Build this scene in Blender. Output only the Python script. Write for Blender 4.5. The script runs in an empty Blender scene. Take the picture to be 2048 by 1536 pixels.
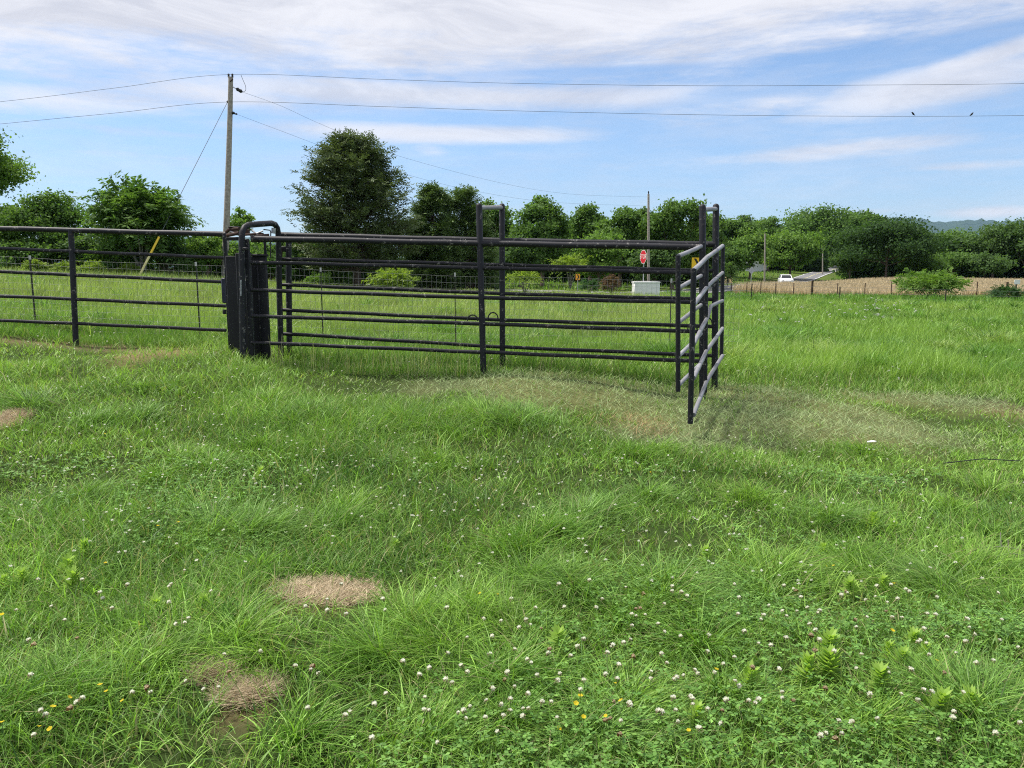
import bpy, math, random
import numpy as np
from mathutils import Vector

SC = bpy.context.scene
COL = SC.collection
R = math.radians

# ------------------------------------------------------------------ camera
FPX = 1560.0            # focal length in pixels of a 2048-wide frame
EYE = 1.6
PITCH = R(8.3)
cam_d = bpy.data.cameras.new('camera')
cam_d.sensor_width = 36.0
cam_d.lens = 36.0 * FPX / 2048.0
cam_d.clip_start = 0.05
cam_d.clip_end = 20000
cam = bpy.data.objects.new('camera', cam_d)
COL.objects.link(cam)
cam.location = (0, 0, EYE)
cam.rotation_euler = (R(90) - PITCH, 0, 0)
SC.camera = cam

# ------------------------------------------------------------------ render / exposure
SC.view_settings.view_transform = 'Standard'
SC.view_settings.look = 'None'
SC.view_settings.exposure = 0.56
SC.view_settings.gamma = 1.0
SC.render.engine = 'CYCLES'
SC.cycles.max_bounces = 8
SC.cycles.diffuse_bounces = 3
SC.cycles.glossy_bounces = 2
SC.cycles.transmission_bounces = 4
SC.cycles.volume_bounces = 0
SC.cycles.use_denoising = False
SC.cycles.filter_width = 1.1
SC.cycles.sample_clamp_indirect = 4.0

# ------------------------------------------------------------------ sun
SUN_EL, SUN_AZ = R(62), R(-72)      # azimuth measured from +Y clockwise (high on the left)
sd = bpy.data.lights.new('sun', 'SUN')
sd.energy = 4.2
sd.angle = R(6)
sd.color = (1.0, 0.95, 0.86)
sun = bpy.data.objects.new('sun', sd)
COL.objects.link(sun)
sdir = Vector((math.sin(SUN_AZ) * math.cos(SUN_EL), math.cos(SUN_AZ) * math.cos(SUN_EL), math.sin(SUN_EL)))
sun.rotation_euler = (-sdir).to_track_quat('-Z', 'Y').to_euler()
sun.location = (0, -20, 60)


def ray(px, py):
    """world direction (y component normalised later) through a point of the 2048x1536 frame"""
    xc = (px - 1024.0) / FPX
    zc = -(py - 768.0) / FPX
    c, s = math.cos(PITCH), math.sin(PITCH)
    return (xc, c + zc * s, -s + zc * c)


def P(px, py, Y):
    d = ray(px, py)
    k = Y / d[1]
    return Vector((d[0] * k, Y, EYE + d[2] * k))


def azel(px, py):
    d = ray(px, py)
    return math.atan2(d[0], d[1]), math.atan2(d[2], math.hypot(d[0], d[1]))


# ------------------------------------------------------------------ world: sky with thin cloud
W = bpy.data.worlds.new('World')
SC.world = W
W.use_nodes = True
wt = W.node_tree
wt.nodes.clear()


class NG:
    def __init__(self, tree):
        self.t = tree

    def n(self, kind, **kw):
        nd = self.t.nodes.new(kind)
        for k, v in kw.items():
            setattr(nd, k, v)
        return nd

    def link(self, a, b):
        self.t.links.new(a, b)

    def put(self, sock, v):
        if hasattr(v, 'is_linked') or isinstance(v, bpy.types.NodeSocket):
            self.link(v, sock)
        else:
            sock.default_value = v

    def m(self, op, a, b=0.0, c=None, clamp=False):
        nd = self.n('ShaderNodeMath', operation=op, use_clamp=clamp)
        self.put(nd.inputs[0], a)
        self.put(nd.inputs[1], b)
        if c is not None:
            self.put(nd.inputs[2], c)
        return nd.outputs[0]

    def noise(self, vec, scale, detail=4, rough=0.55, dist=0.0):
        nd = self.n('ShaderNodeTexNoise')
        if vec is not None:
            self.put(nd.inputs['Vector'], vec)
        nd.inputs['Scale'].default_value = scale
        nd.inputs['Detail'].default_value = detail
        nd.inputs['Roughness'].default_value = rough
        nd.inputs['Distortion'].default_value = dist
        return nd.outputs['Fac']

    def ss(self, v, a, b):
        nd = self.n('ShaderNodeMapRange', interpolation_type='SMOOTHSTEP')
        self.put(nd.inputs['Value'], v)
        nd.inputs['From Min'].default_value = a
        nd.inputs['From Max'].default_value = b
        return nd.outputs['Result']

    def mix(self, f, a, b, blend='MIX'):
        nd = self.n('ShaderNodeMix', data_type='RGBA', blend_type=blend)
        self.put(nd.inputs[0], f)
        self.put(nd.inputs[6], a)
        self.put(nd.inputs[7], b)
        return nd.outputs[2]

    def comb(self, x, y, z=0.0):
        nd = self.n('ShaderNodeCombineXYZ')
        self.put(nd.inputs[0], x)
        self.put(nd.inputs[1], y)
        self.put(nd.inputs[2], z)
        return nd.outputs[0]


def build_sky():
    g = NG(wt)
    tc = g.n('ShaderNodeTexCoord')
    sep = g.n('ShaderNodeSeparateXYZ')
    g.link(tc.outputs['Generated'], sep.inputs[0])
    az = g.m('ARCTAN2', sep.outputs[0], sep.outputs[1])
    el = g.m('ARCSINE', sep.outputs[2])
    sky = g.n('ShaderNodeTexSky', sky_type='NISHITA')
    sky.sun_disc = False
    sky.sun_elevation = SUN_EL
    sky.sun_rotation = SUN_AZ
    sky.air_density = 1.0
    sky.dust_density = 0.25
    sky.ozone_density = 3.0
    blue = g.mix(1.0, sky.outputs[0], g.mix(g.ss(el, -.02, .22), (.66, .78, 1.0, 1), (.95, 1.02, 1.12, 1)), 'MULTIPLY')
    # streaky cloud noise
    wv = g.comb(g.m('MULTIPLY', az, 3.2), g.m('MULTIPLY', g.m('ADD', el, g.m('MULTIPLY', az, -0.02)), 24.0))
    n1 = g.noise(wv, 1.15, 7, 0.6, 0.35)
    wv2 = g.comb(g.m('MULTIPLY', az, 9.0), g.m('MULTIPLY', el, 50.0), 3.7)
    n2 = g.noise(wv2, 1.3, 6, 0.62, 0.4)
    n4 = g.noise(g.comb(g.m('MULTIPLY', az, 26.0), g.m('MULTIPLY', g.m('ADD', el, g.m('MULTIPLY', az, -.03)), 105.0), 1.3), 1.2, 7, 0.68, 0.7)
    nn = g.m('ADD', g.m('ADD', g.m('MULTIPLY', n1, 0.5), g.m('MULTIPLY', n2, 0.3)), g.m('MULTIPLY', n4, .2))
    dn = g.m('SUBTRACT', nn, 0.5)
    # main deck covering the upper sky
    edge = g.m('SUBTRACT', g.m('SUBTRACT', el, 0.232), g.m('MULTIPLY', az, 0.035))
    deck = g.ss(g.m('ADD', edge, g.m('MULTIPLY', dn, 0.20)), -0.035, 0.05)
    total = deck
    # separate banks below it: (px, py, half width px, half height px, slope, gain)
    banks = [(420, 185, 420, 40, .0, .75), (1500, 215, 350, 34, .05, .6), (700, 170, 260, 20, -.03, .8), (900, 193, 700, 30, -0.01, 1.1), (850, 268, 420, 22, -0.005, 1.1), (860, 296, 60, 22, -0.2, .55), (1850, 176, 230, 40, .12, 1.3),
             (1960, 120, 200, 26, .2, 1.0), (150, 200, 330, 34, .05, .8), (250, 262, 330, 16, 0, .5),
             (1700, 298, 330, 22, .03, .75), (1960, 330, 200, 14, .0, .55), (1980, 425, 110, 14, .0, .9), (1700, 425, 160, 10, 0, .5),
             (1250, 330, 420, 18, 0, .35), (300, 310, 420, 14, 0, .35), (1030, 150, 120, 14, -.02, .7), (1300, 128, 420, 16, .02, .7)]
    for (px, py, hw, hh, sl, gain) in banks:
        a0, e0 = azel(px, py)
        sa, se = hw / FPX, hh / FPX
        da = g.m('SUBTRACT', az, a0)
        de = g.m('SUBTRACT', g.m('SUBTRACT', el, e0), g.m('MULTIPLY', da, sl))
        q = g.m('ADD', g.m('POWER', g.m('MULTIPLY', g.m('ABSOLUTE', da), 1 / sa), 2.0), g.m('POWER', g.m('MULTIPLY', g.m('ABSOLUTE', de), 1 / se), 2.0))
        b = g.m('MULTIPLY', g.m('EXPONENT', g.m('MULTIPLY', q, -1.0)), gain)
        b = g.ss(g.m('ADD', b, g.m('MULTIPLY', dn, 2.0)), 0.12, 0.95)
        b = g.m('MULTIPLY', b, g.m('EXPONENT', g.m('MULTIPLY', q, -0.5)))
        total = g.m('MAXIMUM', total, g.m('MULTIPLY', b, 0.9))
    # the two clear wedges inside the deck on the right
    for (px, py, hw, hh, sl, gain) in [(1720, 130, 330, 20, .13, 1.0), (1180, 143, 270, 12, .02, .8)]:
        a0, e0 = azel(px, py)
        sa, se = hw / FPX, hh / FPX
        da = g.m('SUBTRACT', az, a0)
        de = g.m('SUBTRACT', g.m('SUBTRACT', el, e0), g.m('MULTIPLY', da, sl))
        q = g.m('ADD', g.m('POWER', g.m('MULTIPLY', g.m('ABSOLUTE', da), 1 / sa), 2.0), g.m('POWER', g.m('MULTIPLY', g.m('ABSOLUTE', de), 1 / se), 2.0))
        b = g.m('MULTIPLY', g.m('EXPONENT', g.m('MULTIPLY', q, -1.0)), gain)
        b = g.ss(g.m('ADD', b, g.m('MULTIPLY', dn, 1.6)), 0.2, 0.8)
        total = g.m('MULTIPLY', total, g.m('SUBTRACT', 1.0, g.m('MULTIPLY', b, .8)))
    veil = g.m('ADD', g.m('MULTIPLY', g.ss(nn, 0.38, 0.68), 0.28), .03)
    total = g.m('MAXIMUM', total, veil, clamp=True)
    total = g.m('MULTIPLY', total, g.ss(el, -0.02, 0.04))
    # cloud brightness varies gently
    n3 = g.noise(g.comb(g.m('MULTIPLY', az, 3.4), g.m('MULTIPLY', el, 13.0), 9.1), 1.3, 8, 0.66, .8)
    ccol = g.mix(g.ss(n3, 0.32, 0.66), (4.6, 4.75, 5.4, 1), (6.2, 6.25, 6.7, 1))
    out = g.mix(total, blue, ccol)
    bg = g.n('ShaderNodeBackground')
    g.link(out, bg.inputs['Color'])
    bg.inputs['Strength'].default_value = 0.10
    wo = g.n('ShaderNodeOutputWorld')
    g.link(bg.outputs[0], wo.inputs['Surface'])


build_sky()

# ------------------------------------------------------------------ helpers: tagging, meshes
RNG = np.random.default_rng(7)


def tag(o, label=None, cat=None, group=None, kind=None):
    if label:
        o['label'] = label
    if cat:
        o['category'] = cat
    if group:
        o['group'] = group
    if kind:
        o['kind'] = kind
    return o


def empty(name, loc, label, cat, group=None):
    o = bpy.data.objects.new(name, None)
    COL.objects.link(o)
    o.location = loc
    o.empty_display_size = 0.2
    return tag(o, label, cat, group)


def link_mesh(name, me, parent=None, keep_world=True):
    o = bpy.data.objects.new(name, me)
    COL.objects.link(o)
    if parent is not None:
        o.parent = parent
    return o


def copy_obj(o, parent=None):
    c = o.copy()
    COL.objects.link(c)
    c.parent = parent
    return c


def copy_tree(o, parent=None):
    c = copy_obj(o, parent)
    for ch in list(o.children):
        copy_tree(ch, c)
    return c


def quad_mesh(name, V, F, mat, colors=None, smooth=False):
    """fast mesh from numpy arrays; F is (M,4) or (M,3)"""
    V = np.asarray(V, dtype=np.float32)
    F = np.asarray(F, dtype=np.int32)
    k = F.shape[1]
    me = bpy.data.meshes.new(name)
    me.vertices.add(len(V))
    me.vertices.foreach_set('co', V.ravel())
    me.loops.add(F.size)
    me.loops.foreach_set('vertex_index', F.ravel())
    me.polygons.add(len(F))
    me.polygons.foreach_set('loop_start', np.arange(0, F.size, k, dtype=np.int32))
    if smooth:
        me.polygons.foreach_set('use_smooth', np.ones(len(F), dtype=bool))
    me.update(calc_edges=True)
    if colors is not None:
        a = me.attributes.new('tint', 'FLOAT_COLOR', 'POINT')
        c = np.ones((len(V), 4), dtype=np.float32)
        c[:, :3] = colors
        a.data.foreach_set('color', c.ravel())
    me.materials.append(mat)
    return me


class MB:
    """collects tubes, boxes and polygons, then links them as ONE mesh object"""

    def __init__(self):
        self.v = []
        self.f = []

    def tube(self, pts, rad, n=10, caps=True, dome=0.0):
        pts = [Vector(p) for p in pts]
        if not hasattr(rad, '__len__'):
            rad = [rad] * len(pts)
        rad = list(rad)
        if dome:
            d = (pts[-1] - pts[-2]).normalized()
            r = rad[-1]
            e = pts[-1].copy()
            for k in (0.5, 0.8, 0.97):
                pts.append(e + d * r * dome * k)
                rad.append(r * math.sqrt(max(0.0, 1 - k * k)))
        up = None
        rings = []
        for i, p in enumerate(pts):
            if i == 0:
                t = pts[1] - pts[0]
            elif i == len(pts) - 1:
                t = pts[-1] - pts[-2]
            else:
                t = (pts[i + 1] - pts[i]).normalized() + (pts[i] - pts[i - 1]).normalized()
            t.normalize()
            if up is None:
                up = Vector((0, 0, 1)) if abs(t.z) < 0.9 else Vector((1, 0, 0))
            a = t.cross(up)
            if a.length < 1e-5:
                a = t.cross(Vector((0, 1, 0)))
            a.normalize()
            b = a.cross(t).normalized()
            up = b
            base = len(self.v)
            for k in range(n):
                w = 2 * math.pi * k / n
                self.v.append(p + (a * math.cos(w) + b * math.sin(w)) * rad[i])
            rings.append(base)
        for r0, r1 in zip(rings, rings[1:]):
            for k in range(n):
                k2 = (k + 1) % n
                self.f.append((r0 + k, r0 + k2, r1 + k2, r1 + k))
        if caps:
            self.f.append(tuple(rings[0] + k for k in range(n))[::-1])
            self.f.append(tuple(rings[-1] + k for k in range(n)))
        return self

    def box(self, lo, hi, bev=0.0, rot=0.0, about=None):
        lo, hi = Vector(lo), Vector(hi)
        x0, y0, z0 = lo
        x1, y1, z1 = hi
        b = min(bev, (x1 - x0) / 2.1, (y1 - y0) / 2.1, (z1 - z0) / 2.1)
        base = len(self.v)
        if b <= 0:
            vs = [(x0, y0, z0), (x1, y0, z0), (x1, y1, z0), (x0, y1, z0), (x0, y0, z1), (x1, y0, z1), (x1, y1, z1), (x0, y1, z1)]
            fs = [(0, 3, 2, 1), (4, 5, 6, 7), (0, 1, 5, 4), (1, 2, 6, 5), (2, 3, 7, 6), (3, 0, 4, 7)]
        else:
            vs = []
            for (z, i) in ((z0, b), (z0 + b, 0), (z1 - b, 0), (z1, b)):
                c = b if i == 0 else b * 1.6
                vs += [(x0 + i + (c if i == 0 else 0), y0 + i, z), (x1 - i - (c if i == 0 else 0), y0 + i, z),
                       (x1 - i, y0 + i + (c if i == 0 else 0), z), (x1 - i, y1 - i - (c if i == 0 else 0), z),
                       (x1 - i - (c if i == 0 else 0), y1 - i, z), (x0 + i + (c if i == 0 else 0), y1 - i, z),
                       (x0 + i, y1 - i - (c if i == 0 else 0), z), (x0 + i, y0 + i + (c if i == 0 else 0), z)]
            fs = [tuple(range(8))[::-1], tuple(range(24, 32))]
            for L in range(3):
                for k in range(8):
                    k2 = (k + 1) % 8
                    fs.append((L * 8 + k, L * 8 + k2, L * 8 + 8 + k2, L * 8 + 8 + k))
        c = Vector(about) if about is not None else (lo + hi) / 2
        cs, sn = math.cos(rot), math.sin(rot)
        for p in vs:
            q = Vector(p) - c
            self.v.append(c + Vector((q.x * cs - q.y * sn, q.x * sn + q.y * cs, q.z)))
        self.f += [tuple(base + i for i in f) for f in fs]
        return self

    def prism(self, poly, depth_vec):
        """flat polygon (list of 3D points) extruded by a vector"""
        base = len(self.v)
        n = len(poly)
        d = Vector(depth_vec)
        self.v += [Vector(p) for p in poly] + [Vector(p) + d for p in poly]
        self.f.append(tuple(base + i for i in range(n)))
        self.f.append(tuple(base + n + i for i in range(n))[::-1])
        for i in range(n):
            j = (i + 1) % n
            self.f.append((base + j, base + i, base + n + i, base + n + j))
        return self

    def build(self, name, mat, parent=None, smooth=True, label=None, local=False):
        off = parent.matrix_world.translation if False else None
        me = bpy.data.meshes.new(name)
        origin = Vector((0, 0, 0))
        if parent is not None and not local:
            o = parent
            while o is not None:
                origin += o.location
                o = o.parent
        me.from_pydata([tuple(Vector(p) - origin) for p in self.v], [], self.f)
        me.materials.append(mat)
        if smooth:
            me.polygons.foreach_set('use_smooth', np.ones(len(me.polygons), dtype=bool))
            try:
                me.set_sharp_from_angle(angle=R(40))
            except Exception:
                pass
        me.update()
        ob = link_mesh(name, me, parent)
        if label:
            ob['label'] = label
        return ob


# ------------------------------------------------------------------ materials
def new_mat(name):
    m = bpy.data.materials.new(name)
    m.use_nodes = True
    m.node_tree.nodes.clear()
    return m, NG(m.node_tree)


def finish(g, shader):
    o = g.n('ShaderNodeOutputMaterial')
    g.link(shader, o.inputs['Surface'])


def principled(g, color, rough=0.6, metal=0.0, spec=0.5, normal=None):
    p = g.n('ShaderNodeBsdfPrincipled')
    g.put(p.inputs['Base Color'], color)
    g.put(p.inputs['Roughness'], rough)
    p.inputs['Metallic'].default_value = metal
    p.inputs['Specular IOR Level'].default_value = spec
    if normal is not None:
        g.link(normal, p.inputs['Normal'])
    return p.outputs[0]


def bump(g, h, strength=0.3, dist=0.01):
    b = g.n('ShaderNodeBump')
    b.inputs['Strength'].default_value = strength
    b.inputs['Distance'].default_value = dist
    g.link(h, b.inputs['Height'])
    return b.outputs[0]


def mat_plain(name, c1, c2, scale=8.0, rough=0.6, spec=0.4, metal=0.0, lo=0.35, hi=0.65, bmp=0.0, detail=5):
    m, g = new_mat(name)
    tc = g.n('ShaderNodeTexCoord')
    n = g.noise(tc.outputs['Object'], scale, detail)
    c = g.mix(g.ss(n, lo, hi), (*c1, 1), (*c2, 1))
    nb = bump(g, n, bmp, 0.02) if bmp else None
    finish(g, principled(g, c, rough, metal, spec, nb))
    return m


def mat_paint(name, base, worn, rust, amount=0.66, rough=0.42):
    """painted steel pipe: paint, faded patches, scuffs and rust spots"""
    m, g = new_mat(name)
    tc = g.n('ShaderNodeTexCoord')
    geo = g.n('ShaderNodeNewGeometry')
    n1 = g.noise(geo.outputs['Position'], 2.2, 6, .6)
    n2 = g.noise(geo.outputs['Position'], 14.0, 6, .65)
    n3 = g.noise(geo.outputs['Position'], 45.0, 4, .7)
    c = g.mix(g.ss(n1, 0.4, 0.72), (*base, 1), (*[b * 1.7 for b in base], 1))
    sc = g.m('MULTIPLY', g.ss(n2, amount, amount + .06), g.ss(n3, .45, .6))
    c = g.mix(sc, c, (*worn, 1))
    ru = g.m('MULTIPLY', g.ss(n1, .58, .68), g.ss(n2, .56, .64))
    c = g.mix(g.m('MULTIPLY', ru, .7), c, (*rust, 1))
    r = g.m('ADD', rough, g.m('MULTIPLY', n2, .25))
    finish(g, principled(g, c, r, 0.0, 0.32, bump(g, n3, .12, .004)))
    return m


def mat_leaf(name, trans=0.35, rough=0.5, gain=(1, 1, 1), spec=0.3, tboost=(1.25, 1.35, .55)):
    """foliage: colour from the per-leaf tint, some light passing through"""
    m, g = new_mat(name)
    at = g.n('ShaderNodeAttribute', attribute_name='tint')
    c = g.mix(1.0, at.outputs['Color'], (*gain, 1), 'MULTIPLY')
    p = principled(g, c, rough, 0, spec)
    t = g.n('ShaderNodeBsdfTranslucent')
    g.link(g.mix(1.0, c, (*tboost, 1), 'MULTIPLY'), t.inputs['Color'])
    mx = g.n('ShaderNodeMixShader')
    mx.inputs[0].default_value = trans
    g.link(p, mx.inputs[1])
    g.link(t.outputs[0], mx.inputs[2])
    finish(g, mx.outputs[0])
    return m


M = {}
M['paint'] = mat_paint('black_paint', (.0085, .0085, .0125), (.2, .19, .18), (.09, .035, .02), .56)
M['gate_paint'] = mat_paint('weathered_skylit_grey', (.2, .2, .215), (.32, .32, .32), (.07, .05, .04), .60, .38)  # weathered grey, with the sky's reflection on these pipes put into the colour
M['sheet'] = mat_paint('black_sheet_steel', (.011, .011, .0145), (.06, .06, .06), (.045, .022, .015), .7, .5)
M['rust'] = mat_paint('rusty_steel', (.05, .026, .02), (.1, .09, .085), (.09, .035, .02), .6, .7)
M['galv'] = mat_plain('galvanised_steel', (.32, .33, .34), (.5, .5, .51), 30, .45, .5, .6)
M['wire'] = mat_plain('fence_wire', (.16, .17, .17), (.26, .27, .27), 12, .5, .5, .3)
M['cable'] = mat_plain('power_cable', (.10, .11, .125), (.15, .16, .175), 5, .6, .3)
M['tpost'] = mat_plain('green_steel_post', (.02, .03, .022), (.05, .04, .03), 20, .6, .3)
M['white'] = mat_plain('white_paint', (.72, .73, .73), (.82, .82, .82), 6, .5, .4)
M['tip'] = mat_plain('weathered_white_cap', (.4, .4, .39), (.58, .58, .57), 20, .7, .2)
M['polewood'] = mat_plain('weathered_pole_wood', (.27, .235, .20), (.40, .36, .32), 9, .85, .2, 0, .35, .65, .3)
M['postwood'] = mat_plain('dark_post_wood', (.05, .035, .025), (.1, .07, .05), 9, .9, .2, 0, .35, .65, .3)
M['bark'] = mat_plain('tree_bark', (.09, .065, .05), (.17, .125, .1), 6, .9, .15, 0, .35, .65, .5)
M['palebark'] = mat_plain('pale_bark', (.13, .12, .10), (.25, .23, .2), 6, .9, .15, 0, .35, .65, .4)
M['hose'] = mat_plain('black_rubber', (.012, .012, .013), (.025, .025, .025), 9, .6, .4)
M['bluegrey'] = mat_plain('dark_blue_plate', (.012, .014, .035), (.022, .024, .05), 8, .5, .4)
M['yellow'] = mat_plain('yellow_plastic', (.72, .48, .03), (.8, .56, .05), 5, .5, .4)
M['paleyellow'] = mat_plain('bleached_yellow_plastic', (.55, .5, .2), (.68, .62, .3), 5, .6, .3)
M['signyellow'] = mat_plain('sign_yellow', (.85, .5, .0), (.88, .54, .01), 3, .4, .5)
M['signorange'] = mat_plain('sign_orange', (.85, .36, .01), (.88, .4, .01), 3, .4, .5)
M['signblack'] = mat_plain('sign_black', (.01, .01, .01), (.015, .015, .015), 3, .4, .4)
M['signred'] = mat_plain('sign_red', (.55, .015, .03), (.6, .02, .035), 3, .4, .5)
M['asphalt'] = mat_plain('asphalt', (.13, .13, .135), (.2, .2, .2), 1.5, .9, .2)
M['gravel'] = mat_plain('pale_gravel', (.28, .27, .25), (.45, .44, .41), 6, .95, .1)
M['carwhite'] = mat_plain('car_white', (.75, .76, .77), (.8, .8, .8), 2, .25, .5)
M['glass'] = mat_plain('dark_glass', (.015, .018, .02), (.025, .028, .03), 3, .1, .6)
M['tyre'] = mat_plain('tyre_rubber', (.015, .015, .015), (.025, .025, .025), 9, .8, .2)
M['lampred'] = mat_plain('tail_lamp_red', (.4, .01, .01), (.5, .02, .02), 3, .3, .5)
M['birdblack'] = mat_plain('bird_feathers', (.012, .012, .015), (.03, .03, .035), 20, .7, .2)
M['siding'] = mat_plain('white_siding', (.65, .66, .66), (.74, .74, .74), 3, .7, .3)
M['roofgrey'] = mat_plain('pale_metal_roof', (.6, .61, .62), (.7, .7, .7), 3, .85, .2)
M['grass'] = mat_leaf('grass_blades', .30, .48, (1.1, 1.2, 1.08), .3)
M['hay'] = mat_leaf('dry_hay', .2, .7, (1, 1, 1), .15, (1, 1, 1))
M['leaf'] = mat_leaf('broad_leaves', .42, .6, (1.05, 1.06, 1.12), .12)
M['needle'] = mat_leaf('cedar_sprays', .15, .6, (1, 1, 1), .2)
M['petal'] = mat_leaf('flower_petals', .55, .6, (1, 1, 1), .2, (1, 1, 1))

# ------------------------------------------------------------------ terrain
CTRL = [(0, 2, 0), (-3, 3, .02), (3, 3, -.05), (0, 5, .02), (-4, 6, .16), (4.5, 6, -.08), (0, -4, -.05), (-8, 0, .15), (8, 0, -.2),
        (-8, 6, .3), (9, 9, -.05), (14, 20, -.2), (-2, 8.2, .22), (1.2, 7.2, .06), (2.4, 7.6, .08)]
GP = [(152, 690, 11.0), (967, 748, 9.5), (1405, 792, 9.05), (1005, 728, 10.1), (1430, 774, 9.7), (486, 716, 9.6), (562, 716, 10.3),
      (0, 668, 11.4), (2000, 780, 10.4), (2040, 612, 40), (1500, 606, 38), (1750, 604, 42), (1750, 590, 62), (1750, 561, 112), (2040, 563, 112),
      (1480, 590, 60), (1470, 572, 100), (1480, 560, 125), (1500, 548, 150), (1600, 560, 138), (300, 553, 38), (0, 546, 36), (450, 566, 38), (600, 578, 41), (900, 588, 46), (1300, 595, 45),
      (1100, 590, 47), (1572, 569, 120), (1640, 546, 170), (1625, 551, 155), (1660, 541, 190), (1674, 537, 207), (1690, 532, 225), (1700, 528, 260), (1500, 536, 190), (1900, 552, 160), (300, 545, 150), (800, 548, 130),
      (1200, 556, 110), (1024, 538, 600), (0, 535, 600), (2048, 540, 600), (1024, 538, 2500), (-200, 537, 2500), (2248, 537, 2500),
      (-300, 545, 36), (2300, 600, 50), (2300, 560, 110)]
for (px, py, Y) in GP:
    CTRL.append(tuple(P(px, py, Y)))
for (px, pyt, Y) in [(-60, 512, 12.6), (400, 530, 12.3), (640, 541, 12.3), (909, 551, 12.3), (1343, 563, 12.2)]:
    q = P(px, pyt, Y)
    CTRL.append((q.x, q.y, q.z - 1.22))
CTRL = np.array(CTRL, dtype=float)


def uv_of(X, Y):
    Y = np.maximum(Y, -5.0)
    return X / (Y + 8.0) * 2.2, np.log(Y + 8.0) * 1.3


def tps_k(r2):
    return 0.5 * r2 * np.log(r2 + 1e-9)


def _fit():
    u, v = uv_of(CTRL[:, 0], CTRL[:, 1])
    n = len(u)
    r2 = (u[:, None] - u) ** 2 + (v[:, None] - v) ** 2
    K = tps_k(r2) + np.eye(n) * 0.0006
    Pm = np.stack([np.ones(n), u, v], 1)
    A = np.zeros((n + 3, n + 3))
    A[:n, :n] = K
    A[:n, n:] = Pm
    A[n:, :n] = Pm.T
    b = np.zeros(n + 3)
    b[:n] = CTRL[:, 2] / (1 + np.maximum(CTRL[:, 1], 0) / 60.0)
    w = np.linalg.solve(A, b)
    return u, v, w


TU, TV, TW = _fit()


def H(X, Y):
    """terrain height, vectorised"""
    X = np.atleast_1d(np.asarray(X, float))
    Y = np.atleast_1d(np.asarray(Y, float))
    out = np.empty(X.shape)
    for s in range(0, X.size, 40000):
        x, y = X.ravel()[s:s + 40000], Y.ravel()[s:s + 40000]
        u, v = uv_of(x, y)
        r2 = (u[:, None] - TU) ** 2 + (v[:, None] - TV) ** 2
        z = tps_k(r2) @ TW[:-3] + TW[-3] + TW[-2] * u + TW[-1] * v
        z = z * (1 + np.maximum(y, 0) / 60.0)
        z = z + 0.018 * np.sin(x * 2.3 + 1.1 * np.sin(y * 1.7)) + 0.016 * np.sin(y * 2.9 + 1.4 * np.sin(x * 1.9 + .6)) \
            + 0.009 * np.sin(x * 6.1 + y * 4.3)
        out.ravel()[s:s + 40000] = z
    return out


def h1(x, y):
    return float(H(x, y)[0])


def G(px, py, ymax=400.0):
    """where the view ray through a point of the photograph meets the terrain"""
    d = ray(px, py)
    t = np.concatenate([np.linspace(1.2, 14, 700), np.geomspace(14.02, ymax, 900)])
    X = d[0] / d[1] * t
    Z = EYE + d[2] / d[1] * t
    below = np.nonzero(Z < H(X, t))[0]
    i = below[0] if len(below) else len(t) - 1
    return Vector((X[i], t[i], float(H(X[i], t[i])[0])))


def ground_at(px, Y):
    x = P(px, 545, Y).x
    return Vector((x, Y, h1(x, Y)))


def vnoise(X, Y, seed=0, f=1.0):
    """cheap smooth noise 0..1"""
    r = np.random.default_rng(seed)
    out = np.zeros(np.shape(X))
    tot = 0
    for o in range(4):
        for k in range(3):
            a = r.uniform(0, 6.28)
            p = r.uniform(0, 6.28)
            fr = f * 2 ** o * r.uniform(.7, 1.4)
            out += np.sin((X * np.cos(a) + Y * np.sin(a)) * fr + p + 1.3 * np.sin((X * np.sin(a) - Y * np.cos(a)) * fr * .8 + p)) / 2 ** o
            tot += .5 / 2 ** (o * 2)
    return 0.5 + 0.5 * np.tanh(out / math.sqrt(tot) * .55)


# regions on the ground, each an ellipse located from the photograph: (px, py, half width px, half height px)
def ell(px, py, hw, hh):
    c = G(px, py)
    a = G(px + hw, py)
    b = G(px, py + hh)
    f = G(px, py - hh)
    return (c.x, (b.y + f.y) / 2, abs(a.x - c.x), max(.05, (f.y - b.y) / 2))


def emask(X, Y, es, soft=.35, wob=0.3, seed=3):
    m = np.zeros(np.shape(X))
    n = vnoise(X, Y, seed, 3.0) - .5
    for (cx, cy, ax, ay) in es:
        q = np.sqrt(((X - cx) / ax) ** 2 + ((Y - cy) / ay) ** 2) + n * wob * 2
        m = np.maximum(m, np.clip((1 + soft / 2 - q) / soft, 0, 1))
    return m


E_STRAW = [ell(655, 1188, 84, 23), ell(495, 1392, 46, 28), ell(425, 1358, 32, 16), ell(-5, 850, 34, 26)]
E_FRONT = [(cx, cy - ay - .08, ax * 1.0, ay * .6 + .14) for (cx, cy, ax, ay) in E_STRAW]
E_GUARD = [(cx, cy - ay - .2, ax + .1, ay * .5 + .3) for (cx, cy, ax, ay) in E_STRAW]
E_HAY = [ell(1180, 790, 300, 38), ell(1560, 850, 290, 52), ell(1000, 765, 160, 18), ell(1480, 795, 160, 24), ell(1350, 870, 150, 30), ell(1850, 806, 190, 16), ell(1700, 856, 170, 30)]
E_SHORT = [ell(1830, 850, 380, 75), ell(540, 742, 380, 22), ell(200, 715, 330, 18)]
E_DRY = [ell(1235, 850, 95, 16), ell(1300, 868, 50, 12), ell(1720, 893, 20, 5)]
E_DIRT = [ell(60, 687, 210, 11), ell(330, 705, 150, 13), ell(150, 695, 160, 10), ell(2060, 828, 80, 22), ell(2020, 1200, 38, 60), ell(1985, 772, 40, 6),
          ell(2030, 1120, 50, 24)]


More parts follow.
